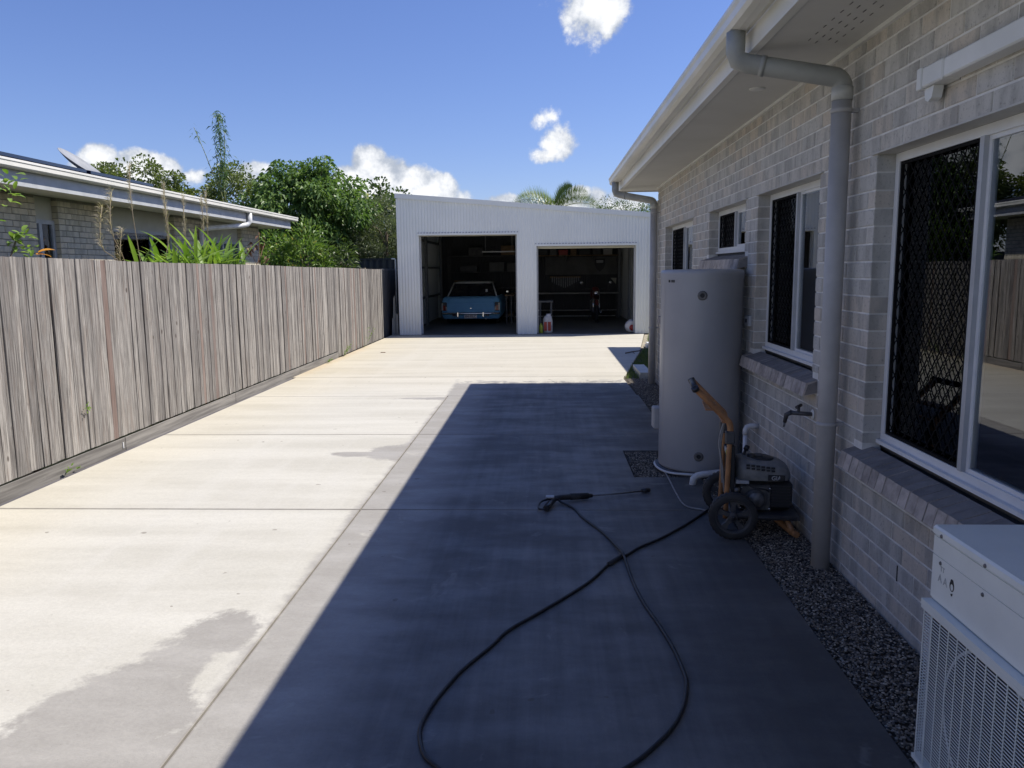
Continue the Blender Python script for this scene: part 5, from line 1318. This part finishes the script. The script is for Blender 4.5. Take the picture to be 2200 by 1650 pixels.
for k in range(2): blade((-4.66, 7.16 + k*.03, 1.83 + k*.02), 1.2 - k*.3, .1 + .3*k, .15, .03, .5, M['orange_leaf'], cr)

# ============================================================ WATER HEATER
HX, HY, HR = 1.262, 6.50, .325
wh = empty('water_heater', (HX, HY, -.02), 'tall grey cylindrical hot water tank standing against the brick wall', 'water heater')
MB().lathe((HX, HY, 0), [(0, -.018), (HR + .03, -.018), (HR + .03, .03), (HR - .01, .03)], 40).build('base_tray', M['dark_steel'], wh)
MB().lathe((HX, HY, 0), [(HR - .012, .03), (HR - .004, .036), (HR, .05), (HR, 1.560)], 64).build('tank_shell', M['tank'], wh)
MB().lathe((HX, HY, 0), [(HR + .0035, 1.555), (HR + .0045, 1.60), (HR + .0035, 1.618), (HR - .006, 1.628), (HR - .05, 1.634), (0, 1.638)], 64).build('tank_lid', M['tank'], wh)
def on_tank(phi, z, r=HR): return (HX + r*math.cos(phi), HY + r*math.sin(phi), z)
ph = R_(-100)
def disc(z, R0, depth, mat, nm, par, ph=ph, rr=HR - .004):
    d = Vector((math.cos(ph), math.sin(ph), 0)); s = Vector((-d.y, d.x, 0)); c = Vector(on_tank(ph, z, rr)); P = []; n = 22; F = []
    pf = [(R0, 0), (R0, depth*.7), (R0*.85, depth), (R0*.5, depth*.75), (0.001, depth*.75)]
    for (r, h) in pf:
        for k in range(n):
            a = 2*math.pi*k/n; P.append(tuple(c + s*r*math.cos(a) + Vector((0, 0, r*math.sin(a))) + d*h))
    for i in range(len(pf) - 1): F += [(i*n + k, i*n + (k + 1) % n, (i + 1)*n + (k + 1) % n, (i + 1)*n + k) for k in range(n)]
    return MB().add(P, F, True).build(nm, mat, par)
for z in (1.435, .165):
    cpp = disc(z, .037, .012, M['metal'], 'element_cap', wh); disc(z, .017, .016, M['ink'], 'cap_button', cpp)
MB().add([on_tank(R_(196), .06, HR + .001), on_tank(R_(198), .06, HR + .001), on_tank(R_(198), 1.56, HR + .001), on_tank(R_(196), 1.56, HR + .001)], [(0, 1, 2, 3)]).build('shell_seam', M['pipe_grey'], wh, fixn=False)
for k, (a0, a1) in enumerate(((207, 211), (213, 216), (216.6, 219.5))):
    MB().add([on_tank(R_(a), z, HR + .0012) for a, z in ((a0, 1.535), (a1, 1.535), (a1, 1.56), (a0, 1.56))], [(0, 1, 2, 3)]).build('brand_mark', M['ink'], wh, fixn=False)
MB().box(HX - HR - .045, HX - HR + .06, HY + .02, HY + .15, .32, .50, bev=.01).build('valve_cover', M['pipe_grey'], wh)
MB().tube([on_tank(R_(a), .018 + .006*math.sin(a*.08), HR + .030) for a in range(150, 345, 6)], .0095, 8).build('overflow_hose', M['pvc'], wh)
MB().tube([on_tank(R_(a), .004, HR + .014) for a in range(190, 335, 6)], .012, 8).build('base_seal', M['ink'], wh)

# PVC pipes by the heater
tag(MB().tube(spline([(1.66, 6.10, .085), (1.40, 6.05, .075), (1.20, 5.99, .070)], 4) + [Vector((1.155, 5.975, .064)), Vector((1.128, 5.965, .045)), Vector((1.120, 5.962, -.02))], .026, 14).build('drain_pipe', M['pvc']), 'white plastic drain pipe with an elbow ending in the pebbles', 'pipe')
vp = empty('overflow_pipe', (1.56, 6.0, -.02), 'upright white plastic pipe with elbow beside the heater, behind the pressure washer', 'pipe')
MB().tube([(1.515, 5.98, -.02), (1.515, 5.98, .40)], .017, 12).build('pipe', M['pvc'], vp)
MB().tube([(1.515, 5.98, .385), (1.515, 5.98, .42), (1.525, 5.98, .443), (1.55, 5.98, .452), (1.61, 5.98, .452)], .021, 12).build('elbow', M['pvc'], vp)

# ============================================================ AIR CONDITIONER
AX, AY0, AY1, AZ0, AZ1 = 1.205, 1.50, 2.415, .06, .855
ac = empty('air_conditioner', (1.36, 1.96, -.02), 'cream outdoor air conditioner unit with a wire fan guard at the bottom right', 'air conditioner')
MB().box(AX, 1.52, AY0, AY1, AZ0, .615, bev=.004).build('casing', M['ac'], ac)
MB().box(AX, 1.52, AY0, AY1, .617, .826, bev=.003).build('casing', M['ac'], ac)
MB().box(AX + .001, 1.52, AY0 + .001, AY1 - .001, .7485, .7505).build('panel_seam', M['ink'], ac) if False else None
B('front_panel', M['ac'], ac, AX - .003, AX, AY0, AY1, .765, .822)
B('front_panel', M['ac'], ac, AX - .003, AX, AY0, AY1, .625, .7628)
lid = MB().box(AX - .008, 1.53, AY0 - .006, AY1 + .006, .824, .855, bev=.007).build('lid', M['ac'], ac)
for y in (2.36, 2.12, 1.9, 1.66): MB().lathe((AX - .0085, y, .835), [(0, -.003), (.005, -.003), (.0065, 0)], 10, axis='x').build('screw', M['metal'], ac)
for y in (2.365, 2.13, 1.9): MB().lathe((AX - .0035, y, .748), [(0, -.003), (.005, -.003), (.0065, 0)], 10, axis='x').build('screw', M['metal'], ac)
B('ledge', M['ac'], ac, AX - .030, AX, AY0, AY1 - .0, .600, .6165)
# fan opening ring and fan
FC = (AX, 2.055, .350)
MB().lathe((AX - .001, FC[1], FC[2]), [(.236, 0), (.240, -.004), (.245, 0)], 40, axis='x').build('fan_ring', M['ac'], ac)
MB().lathe((AX - .0015, FC[1], FC[2]), [(0, 0), (.2355, 0)], 40, axis='x').build('fan_well', M['ink'], ac)
fn = MB().lathe((AX - .006, FC[1], FC[2]), [(0, -.008), (.045, -.006), (.05, .004)], 20, axis='x')
for k in range(3):
    a = k*2.094 + .4; P = []
    for i in range(5):
        for r in (.05, .19): aa = a + i*.2; P.append((AX - .004 - .002*i, FC[1] + r*math.cos(aa), FC[2] + r*math.sin(aa)))
    fn.add(P, [(2*i, 2*i + 1, 2*i + 3, 2*i + 2) for i in range(4)])
fn.build('fan', M['ink'], ac, fixn=False)
B('coil_recess', M['dark_steel'], ac, AX - .0006, AX + .001, AY0 + .02, AY1 - .02, .095, .59)
# wire guard
gd = MB(); xg = AX - .026
z = .095
while z < .59:
    gd.tube([(AX - .002, AY1 - .004, z), (xg + .006, AY1 - .006, z), (xg, AY1 - .014, z), (xg, AY0 + .02, z), (AX, AY0 + .01, z)], .0021, 4, cap=False); z += .0100
gd.build('guard_wires', M['ac'], ac, fixn=False, kind='stuff')
for k in range(18): MB().tube([(xg - .0025, AY1 - .022 - k*.05, .085), (xg - .0025, AY1 - .022 - k*.05, .597)], .0019, 5, cap=False).build('guard_upright', M['ac'], ac)
MB().box(xg - .004, AX - .001, AY0 + .01, AY1 - .002, .588, .5995).build('guard_rim', M['ac'], ac); MB().box(xg - .004, AX - .001, AY0 + .01, AY1 - .002, .078, .092).build('guard_rim', M['ac'], ac)
# worn print and round emblem on the panel
MB().add([(AX - .0036, 2.292 + .0135*math.cos(2*math.pi*k/24), .705 + .017*math.sin(2*math.pi*k/24) + (.004 if 3 < k < 9 else 0)) for k in range(24)] + [(AX - .0036, 2.292 + .008*math.cos(2*math.pi*k/24), .701 + .010*math.sin(2*math.pi*k/24)) for k in range(24)], [(k, (k + 1) % 24, 24 + (k + 1) % 24, 24 + k) for k in range(24)]).add([(AX - .0038, 2.281, .712), (AX - .0038, 2.303, .712), (AX - .0038, 2.300, .722), (AX - .0038, 2.284, .722)], [(0, 1, 2, 3)]).add([(AX - .0037, 2.284, .684), (AX - .0037, 2.297, .680), (AX - .0037, 2.293, .673), (AX - .0037, 2.286, .676)], [(0, 1, 2, 3)]).build('emblem', M['ink'], ac, fixn=False)
text('worn_lettering', 'TT', .022, M['ink_grey'], ac, (AX - .0034, 2.352, .732), '-x', .0003); text('worn_lettering', 'A A', .034, M['ink_grey'], ac, (AX - .0034, 2.347, .700), '-x', .0003)
for y in (1.6, 2.3): MB().box(1.23, 1.50, y - .03, y + .03, -.02, .0595).build('mounting_foot', M['rubber'], ac)

# ============================================================ PRESSURE WASHER
RZ_ = R_(-7)
pw = empty('pressure_washer', (1.20, 4.98, 0), 'petrol pressure washer trolley with orange frame and black wheels by the wall', 'pressure washer', rz=RZ_)
def Lw(p):
    c, s = math.cos(RZ_), math.sin(RZ_); return (1.20 + p[0]*c - p[1]*s, 4.98 + p[0]*s + p[1]*c, p[2])
class LM(MB):
    """mesh in trolley coordinates"""
    def build(s, name, mat, parent=None, **kw):
        s.v = [Lw(p) for p in s.v]; return MB.build(s, name, mat, parent, **kw)
WR = .145
for sy in (-.262, .262):
    o_ = -1 if sy < 0 else 1; cx = -.03; cz = WR
    m = LM(); prof = [(WR - .038, -.026), (WR - .012, -.030), (WR - .003, -.022), (WR, -.010), (WR, .010), (WR - .003, .022), (WR - .012, .030), (WR - .038, .026), (WR - .038, -.026)]
    m.lathe((cx, sy, cz), prof, 40, axis='y'); wv = m.build('wheel', M['rubber'], pw)
    tr = LM()
    for k in range(30):       # tread lugs
        a = 2*math.pi*k/30; P = []
        for r in (WR - .004, WR + .0018):
            for da in (-.055, .055):
                for h in (-.019, .019): P.append((cx + r*math.cos(a + da), sy + h, cz + r*math.sin(a + da)))
        tr.add(P, [(0, 1, 3, 2), (4, 5, 7, 6), (0, 1, 5, 4), (2, 3, 7, 6), (0, 2, 6, 4), (1, 3, 7, 5)])
    tr.build('tread', M['rubber'], wv, kind='stuff')
    m = LM().lathe((cx, sy, cz), [(WR - .037, -.024), (WR - .050, -.022), (WR - .054, 0), (WR - .050, .022), (WR - .037, .024)], 36, axis='y').lathe((cx, sy, cz), [(0, -.034), (.022, -.034), (.028, -.026), (.028, .026), (.022, .034), (0, .034)], 20, axis='y')
    for k in range(5):
        a = 2*math.pi*k/5 + .3; ca, sa = math.cos(a), math.sin(a); P = []
        for (r, hw) in ((.024, .013), (.058, .011), (WR - .045, .024)):
            for s in (-1, 1):
                for h in (-.016, .016): P.append((cx + r*ca - s*hw*sa, sy + h, cz + r*sa + s*hw*ca))
        F = []
        for i in range(2):
            b = 4*i; F += [(b, b + 1, b + 5, b + 4), (b + 2, b + 3, b + 7, b + 6), (b, b + 2, b + 6, b + 4), (b + 1, b + 3, b + 7, b + 5)]
        m.add(P, F)
    m.build('rim', M['hub'], wv)
    LM().lathe((cx, sy + o_*.034, cz), [(.012, 0), (.012, o_*.012), (0, o_*.014)], 12, axis='y').build('axle_nut', M['black'], wv)
LM().tube([(-.03, -.25, WR), (-.03, .25, WR)], .009, 10).build('axle', M['dark_steel'], pw)
for sy in (-.17, .17):
    low = spline([(-.065, sy, .13), (-.06, sy, .30), (-.055, sy, .50), (-.05, sy, .655)], 4)
    LM().tube([(-.066, sy, .10)] + low, .0155, 12).build('frame_tube', M['orange'], pw)
    LM().tube([(.36, sy, .112), (-.05, sy, .112)], .014, 10).build('base_tube', M['dark_steel'], pw)
    upt = [(-.052, sy, .60), (-.05, sy, .665), (-.058, sy, .705), (-.085, sy, .735), (-.17, sy*1.0, .82), (-.265, sy, .915)]
    LM().tube(spline(upt, 4), .019, 12).build('handle_tube', M['orange'], pw)
    LM().box(-.080, -.024, sy - .026, sy + .026, .575, .655, bev=.006).build('handle_clamp', M['dark_steel'], pw)
LM().tube([(-.265, -.19, .915), (-.268, .19, .915)], .019, 12).build('grip', M['black'], pw)
for s in (-.19, .19): LM().tube([(-.272, s*1.0, .925), (-.262, s*.95, .905)], .023, 12).build('handle_end', M['black'], pw)
LM().box(-.20, -.12, -.15, .15, .775, .785).box(-.10, -.075, -.16, .16, .70, .712).build('handle_crossbar', M['orange'], pw)
LM().box(-.045, -.015, -.16, .16, .22, .56, bev=.006).build('back_panel', M['black'], pw)
LM().tube(spline([(-.075, -.10, .72), (-.11, -.12, .58), (-.085, -.13, .40), (-.07, -.10, .25)], 5), .006, 8).tube(spline([(-.07, -.02, .70), (-.095, -.06, .52), (-.08, -.07, .30)], 5), .006, 8).build('spray_lance_hose', M['cord'], pw)
LM().box(-.03, .38, -.17, .17, .10, .128).build('base_plate', M['dark_steel'], pw)
# engine
LM().box(.02, .22, -.10, .12, .13, .30, bev=.012).build('engine_block', M['metal'], pw)
ef = LM()
for k in range(7): ef.box(.215, .335, -.105, .125, .175 + k*.019, .184 + k*.019)
ef.build('cooling_fins', M['black'], pw)
LM().box(.20, .345, -.10, .12, .145, .322, bev=.018).build('muffler_box', M['black'], pw)
LM().lathe((.12, -.10, .215), [(0, -.06), (.045, -.058), (.055, -.045), (.058, 0)], 24, axis='y').build('pump_head', M['metal'], pw)
for k in range(5): LM().lathe((.12, -.104 - k*.010, .215), [(.058, 0), (.062, -.002), (.062, -.005), (.058, -.007)], 20, axis='y').build('pump_ring', M['metal'], pw)
LM().lathe((.045, -.11, .185), [(0, -.045), (.022, -.044), (.025, -.03), (.025, 0)], 16, axis='y').build('oil_cap', M['black'], pw)
# shroud: sloped cowl, rounded plan, lofted
def cow(z, sx, sy_, ox=0): 
    P = []; n = 28
    for k in range(n):
        a = 2*math.pi*k/n; c, s = math.cos(a), math.sin(a); e = .55
        P.append((.165 + ox + sx*math.copysign(abs(c)**e, c), .005 + sy_*math.copysign(abs(s)**e, s), z + (-.10*(c*sx) if z > .39 else 0)))
    return P
secs = [cow(.338, .168, .150), cow(.345, .172, .154), cow(.392, .170, .152), cow(.425, .158, .140, -.004), cow(.447, .130, .114, -.012), cow(.455, .10, .09, -.018)]
m = LM(); n = 28; m.add([p for s in secs for p in s], [(i*n + k, i*n + (k + 1) % n, (i + 1)*n + (k + 1) % n, (i + 1)*n + k) for i in range(len(secs) - 1) for k in range(n)] + [tuple((len(secs) - 1)*n + k for k in range(n))], True)
m.build('engine_shroud', M['shroud'], pw)
vt = LM()
for i in range(6):
    for j in range(2):
        x = .055 + i*.030; z = .402 + j*.017 - .10*(x - .165); vt.box(x, x + .021, -.1545 + j*.006, -.1495 + j*.012, z, z + .011)
vt.build('vent_slots', M['ink'], pw)
rc = LM().lathe((.15, .0, .446), [(.035, .0), (.075, .004), (.085, .004), (.088, .010), (.07, .018), (0, .020)], 28); rc.build('recoil_cover', M['black'], pw)
LM().tube([(.05, .02, .44), (.075, .05, .50)], .010, 8).tube([(.07, .045, .49), (.085, .055, .515)], .016, 10).build('throttle_lever', M['black'], pw)
bp = LM().box(.185, .285, -.1590, -.1505, .345, .380, bev=.002).build('name_plate', M['ink'], pw)
t_ = text('name_letters', 'GIA', .036, M['frame_grey'], bp, (0, 0, 0))
v = np.array([tuple(q.co) for q in t_.data.vertices]);  v = v - (v.min(0) + v.max(0))/2
for q, p in zip(t_.data.vertices, v): q.co = (p[0] + .235, p[1] - .1605, p[2] + .3625)
LM().box(-.005, .075, -.145, -.10, .315, .336, bev=.003).build('choke_plate', M['frame_grey'], pw)
# fittings: valve, plug lead, fuel cap, pull handle, nozzle rack, bolts
LM().lathe((.10, -.02, .455), [(0, .026), (.024, .025), (.028, .018), (.028, 0)], 18).build('fuel_cap', M['black'], pw)
LM().tube([(.0, -.12, .20), (.0, -.155, .235), (.0, -.16, .27)], .010, 10).lathe((.0, -.16, .27), [(.016, 0), (.018, .004), (.018, .022), (0, .026)], 14).build('unloader_valve', M['metal'], pw)
LM().tube(spline([(.20, -.11, .26), (.17, -.165, .29), (.10, -.165, .30), (.05, -.13, .32)], 5), .0045, 8).build('plug_lead', M['hose'], pw)
LM().tube(spline([(.10, -.15, .20), (.03, -.19, .20), (-.03, -.17, .24), (-.045, -.15, .30)], 5), .0065, 8).build('chemical_hose', M['cord'], pw)
LM().box(.12, .17, -.03, .03, .462, .476, bev=.005).build('pull_handle', M['dark_steel'], pw)
for k in range(5): LM().lathe((-.052, -.10 + k*.05, .50), [(0, -.02), (.009, -.02), (.009, .0), (.006, .012), (0, .012)], 10).build('spray_nozzle', M[('red', 'yellow', 'pvc', 'frame_grey', 'black')[k]], pw)
bo_ = LM()
for (x, z) in ((.035, .15), (.035, .28), (.205, .15), (.205, .28), (.30, .34)): bo_.lathe((x, -.1045, z), [(0, -.006), (.007, -.006), (.007, 0)], 6, axis='y')
bo_.build('bolts', M['chrome'], pw, kind='stuff')
LM().tube([(-.05, -.14, .655), (-.055, -.14, .60)], .005, 6).build('clamp_bolt', M['chrome'], pw)
# front leg of the trolley
LM().tube([(.30, -.12, .115), (.33, -.16, .05), (.335, -.17, .012)], .017, 12).build('stand_leg', M['orange'], pw)
LM().tube(spline([(.21, .02, .10), (.28, -.06, .055), (.335, -.145, .025), (.36, -.20, .020)], 4), .020, 12).build('stand_bar', M['orange'], pw)
LM().tube([(.30, .14, .115), (.33, .16, .05), (.335, .17, .012)], .017, 12).build('stand_leg', M['orange'], pw)

# hoses and gun
def ground_tube(name, pts, r, mat, label, cat, z=None):
    z = r if z is None else z
    P = [(p[0], p[1], (p[2] if len(p) > 2 else z)) for p in pts]
    return tag(MB().tube(spline(P, 7), r, 10).build(name, mat), label, cat)
h1 = [(.085, 5.47, .03), (.10, 5.43, .02), (0.19, 5.31), (0.24, 5.11), (0.32, 4.9), (0.38, 4.71), (0.42, 4.5, .02), (0.437, 4.40, .0265), (.444, 4.31, .02), (0.455, 4.02), (0.48, 3.74), (0.52, 3.5), (0.55, 3.27), (0.56, 3.05), (0.55, 2.95), (0.51, 2.8), (0.45, 2.67), (0.36, 2.54), (0.27, 2.44), (.12, 2.32), (-.08, 2.26), (-.25, 2.30), (-0.37, 2.42), (-0.42, 2.48), (-0.45, 2.57), (-0.46, 2.66), (-0.44, 2.79), (-0.4, 2.93), (-0.35, 3.07), (-0.25, 3.27), (-0.18, 3.43), (-0.05, 3.61), (0.12, 3.85), (0.24, 4.04), (0.35, 4.27), (0.46, 4.41), (0.55, 4.54), (0.68, 4.68), (0.79, 4.82), (0.92, 5.0), (1.05, 5.2), (1.14, 5.30, .03), (1.22, 5.28, .10), (1.28, 5.10, .17)]
ground_tube('pressure_hose', h1, .0082, M['hose'], 'long black high-pressure hose looping across the shaded driveway', 'hose')
tag(MB().tube([(.345, 4.255, .010), (.405, 4.345, .012), (.432, 4.385, .012)], .013, 12).build('hose_coupling', M['rubber']), 'thicker black sleeve on the hose where it crosses itself', 'coupling')
ground_tube('garden_hose', [(0.965, 6.66), (0.961, 6.579), (.964, 6.183), (.956, 5.767), (.957, 5.458), (.99, 5.348), (1.054, 5.306), (1.111, 5.243, .012), (1.17, 5.2, .05), (1.22, 5.12, .15)], .0062, M['cord'], 'thin grey supply hose running from the tank to the pressure washer', 'hose')
gn = empty('spray_gun', (.05, 5.45, 0), 'black pressure washer spray gun and lance lying on the wet concrete', 'spray gun')
MB().tube([(.035, 5.44, .035), (.10, 5.48, .036), (.22, 5.53, .030), (.33, 5.57, .024)], [.018, .020, .022, .014], 14).build('gun_body', M['black'], gn)
MB().tube([(.17, 5.51, .032), (.30, 5.56, .026)], [.024, .022], 14).build('foregrip', M['rubber'], gn)
MB().tube([(.32, 5.565, .025), (.54, 5.65, .018), (.72, 5.72, .018)], .0062, 10).build('lance', M['metal'], gn)
MB().tube([(.705, 5.715, .019), (.735, 5.727, .019), (.765, 5.738, .019)], [.014, .018, .015], 12).build('nozzle', M['black'], gn)
MB().tube([(.06, 5.46, .03), (.03, 5.37, .025), (.015, 5.31, .022), (-.005, 5.26, .022)], [.018, .017, .017, .021], 12).build('handle', M['black'], gn)
MB().tube(spline([(.03, 5.45, .035), (-.03, 5.42, .028), (-.055, 5.34, .022), (-.05, 5.26, .02), (-.01, 5.245, .02)], 4), .0075, 8).build('trigger_guard', M['black'], gn)
MB().tube([(.03, 5.43, .03), (.0, 5.37, .026), (-.01, 5.31, .024)], .007, 8).build('trigger', M['dark_steel'], gn)
MB().box(-.005, .055, 5.42, 5.47, .045, .058, bev=.004).build('gun_top', M['frame_grey'], gn)

# small things on the ground
tag(MB().box(-.01, .09, -.005, .01, 0, .012, bev=.002).build('fallen_leaf', M['tan']), 'small brown twig on the concrete near the weedy part of the fence', 'twig').location = (-3.35, 15.9, 0)
tag(MB().tube([(1.55, 15.45, .01), (1.72, 15.55, .03), (1.85, 15.5, .05)], .012, 6).tube([(1.70, 15.54, .02), (1.72, 15.40, .01)], .007, 5).build('twig', M['bark']), 'dark twig lying at the shaded edge of the driveway near the lawn', 'twig')
pv = empty('paver_stack', (2.35, 16.9, -.02), 'pale concrete pavers lying in the sun beside the lawn wedge', 'pavers')
for k in range(2): MB().box(2.12 + k*.02, 2.62, 16.7, 17.05, -.02 + k*.052, .03 + k*.052, bev=.005).build('paver', M['white_paint'], pv)
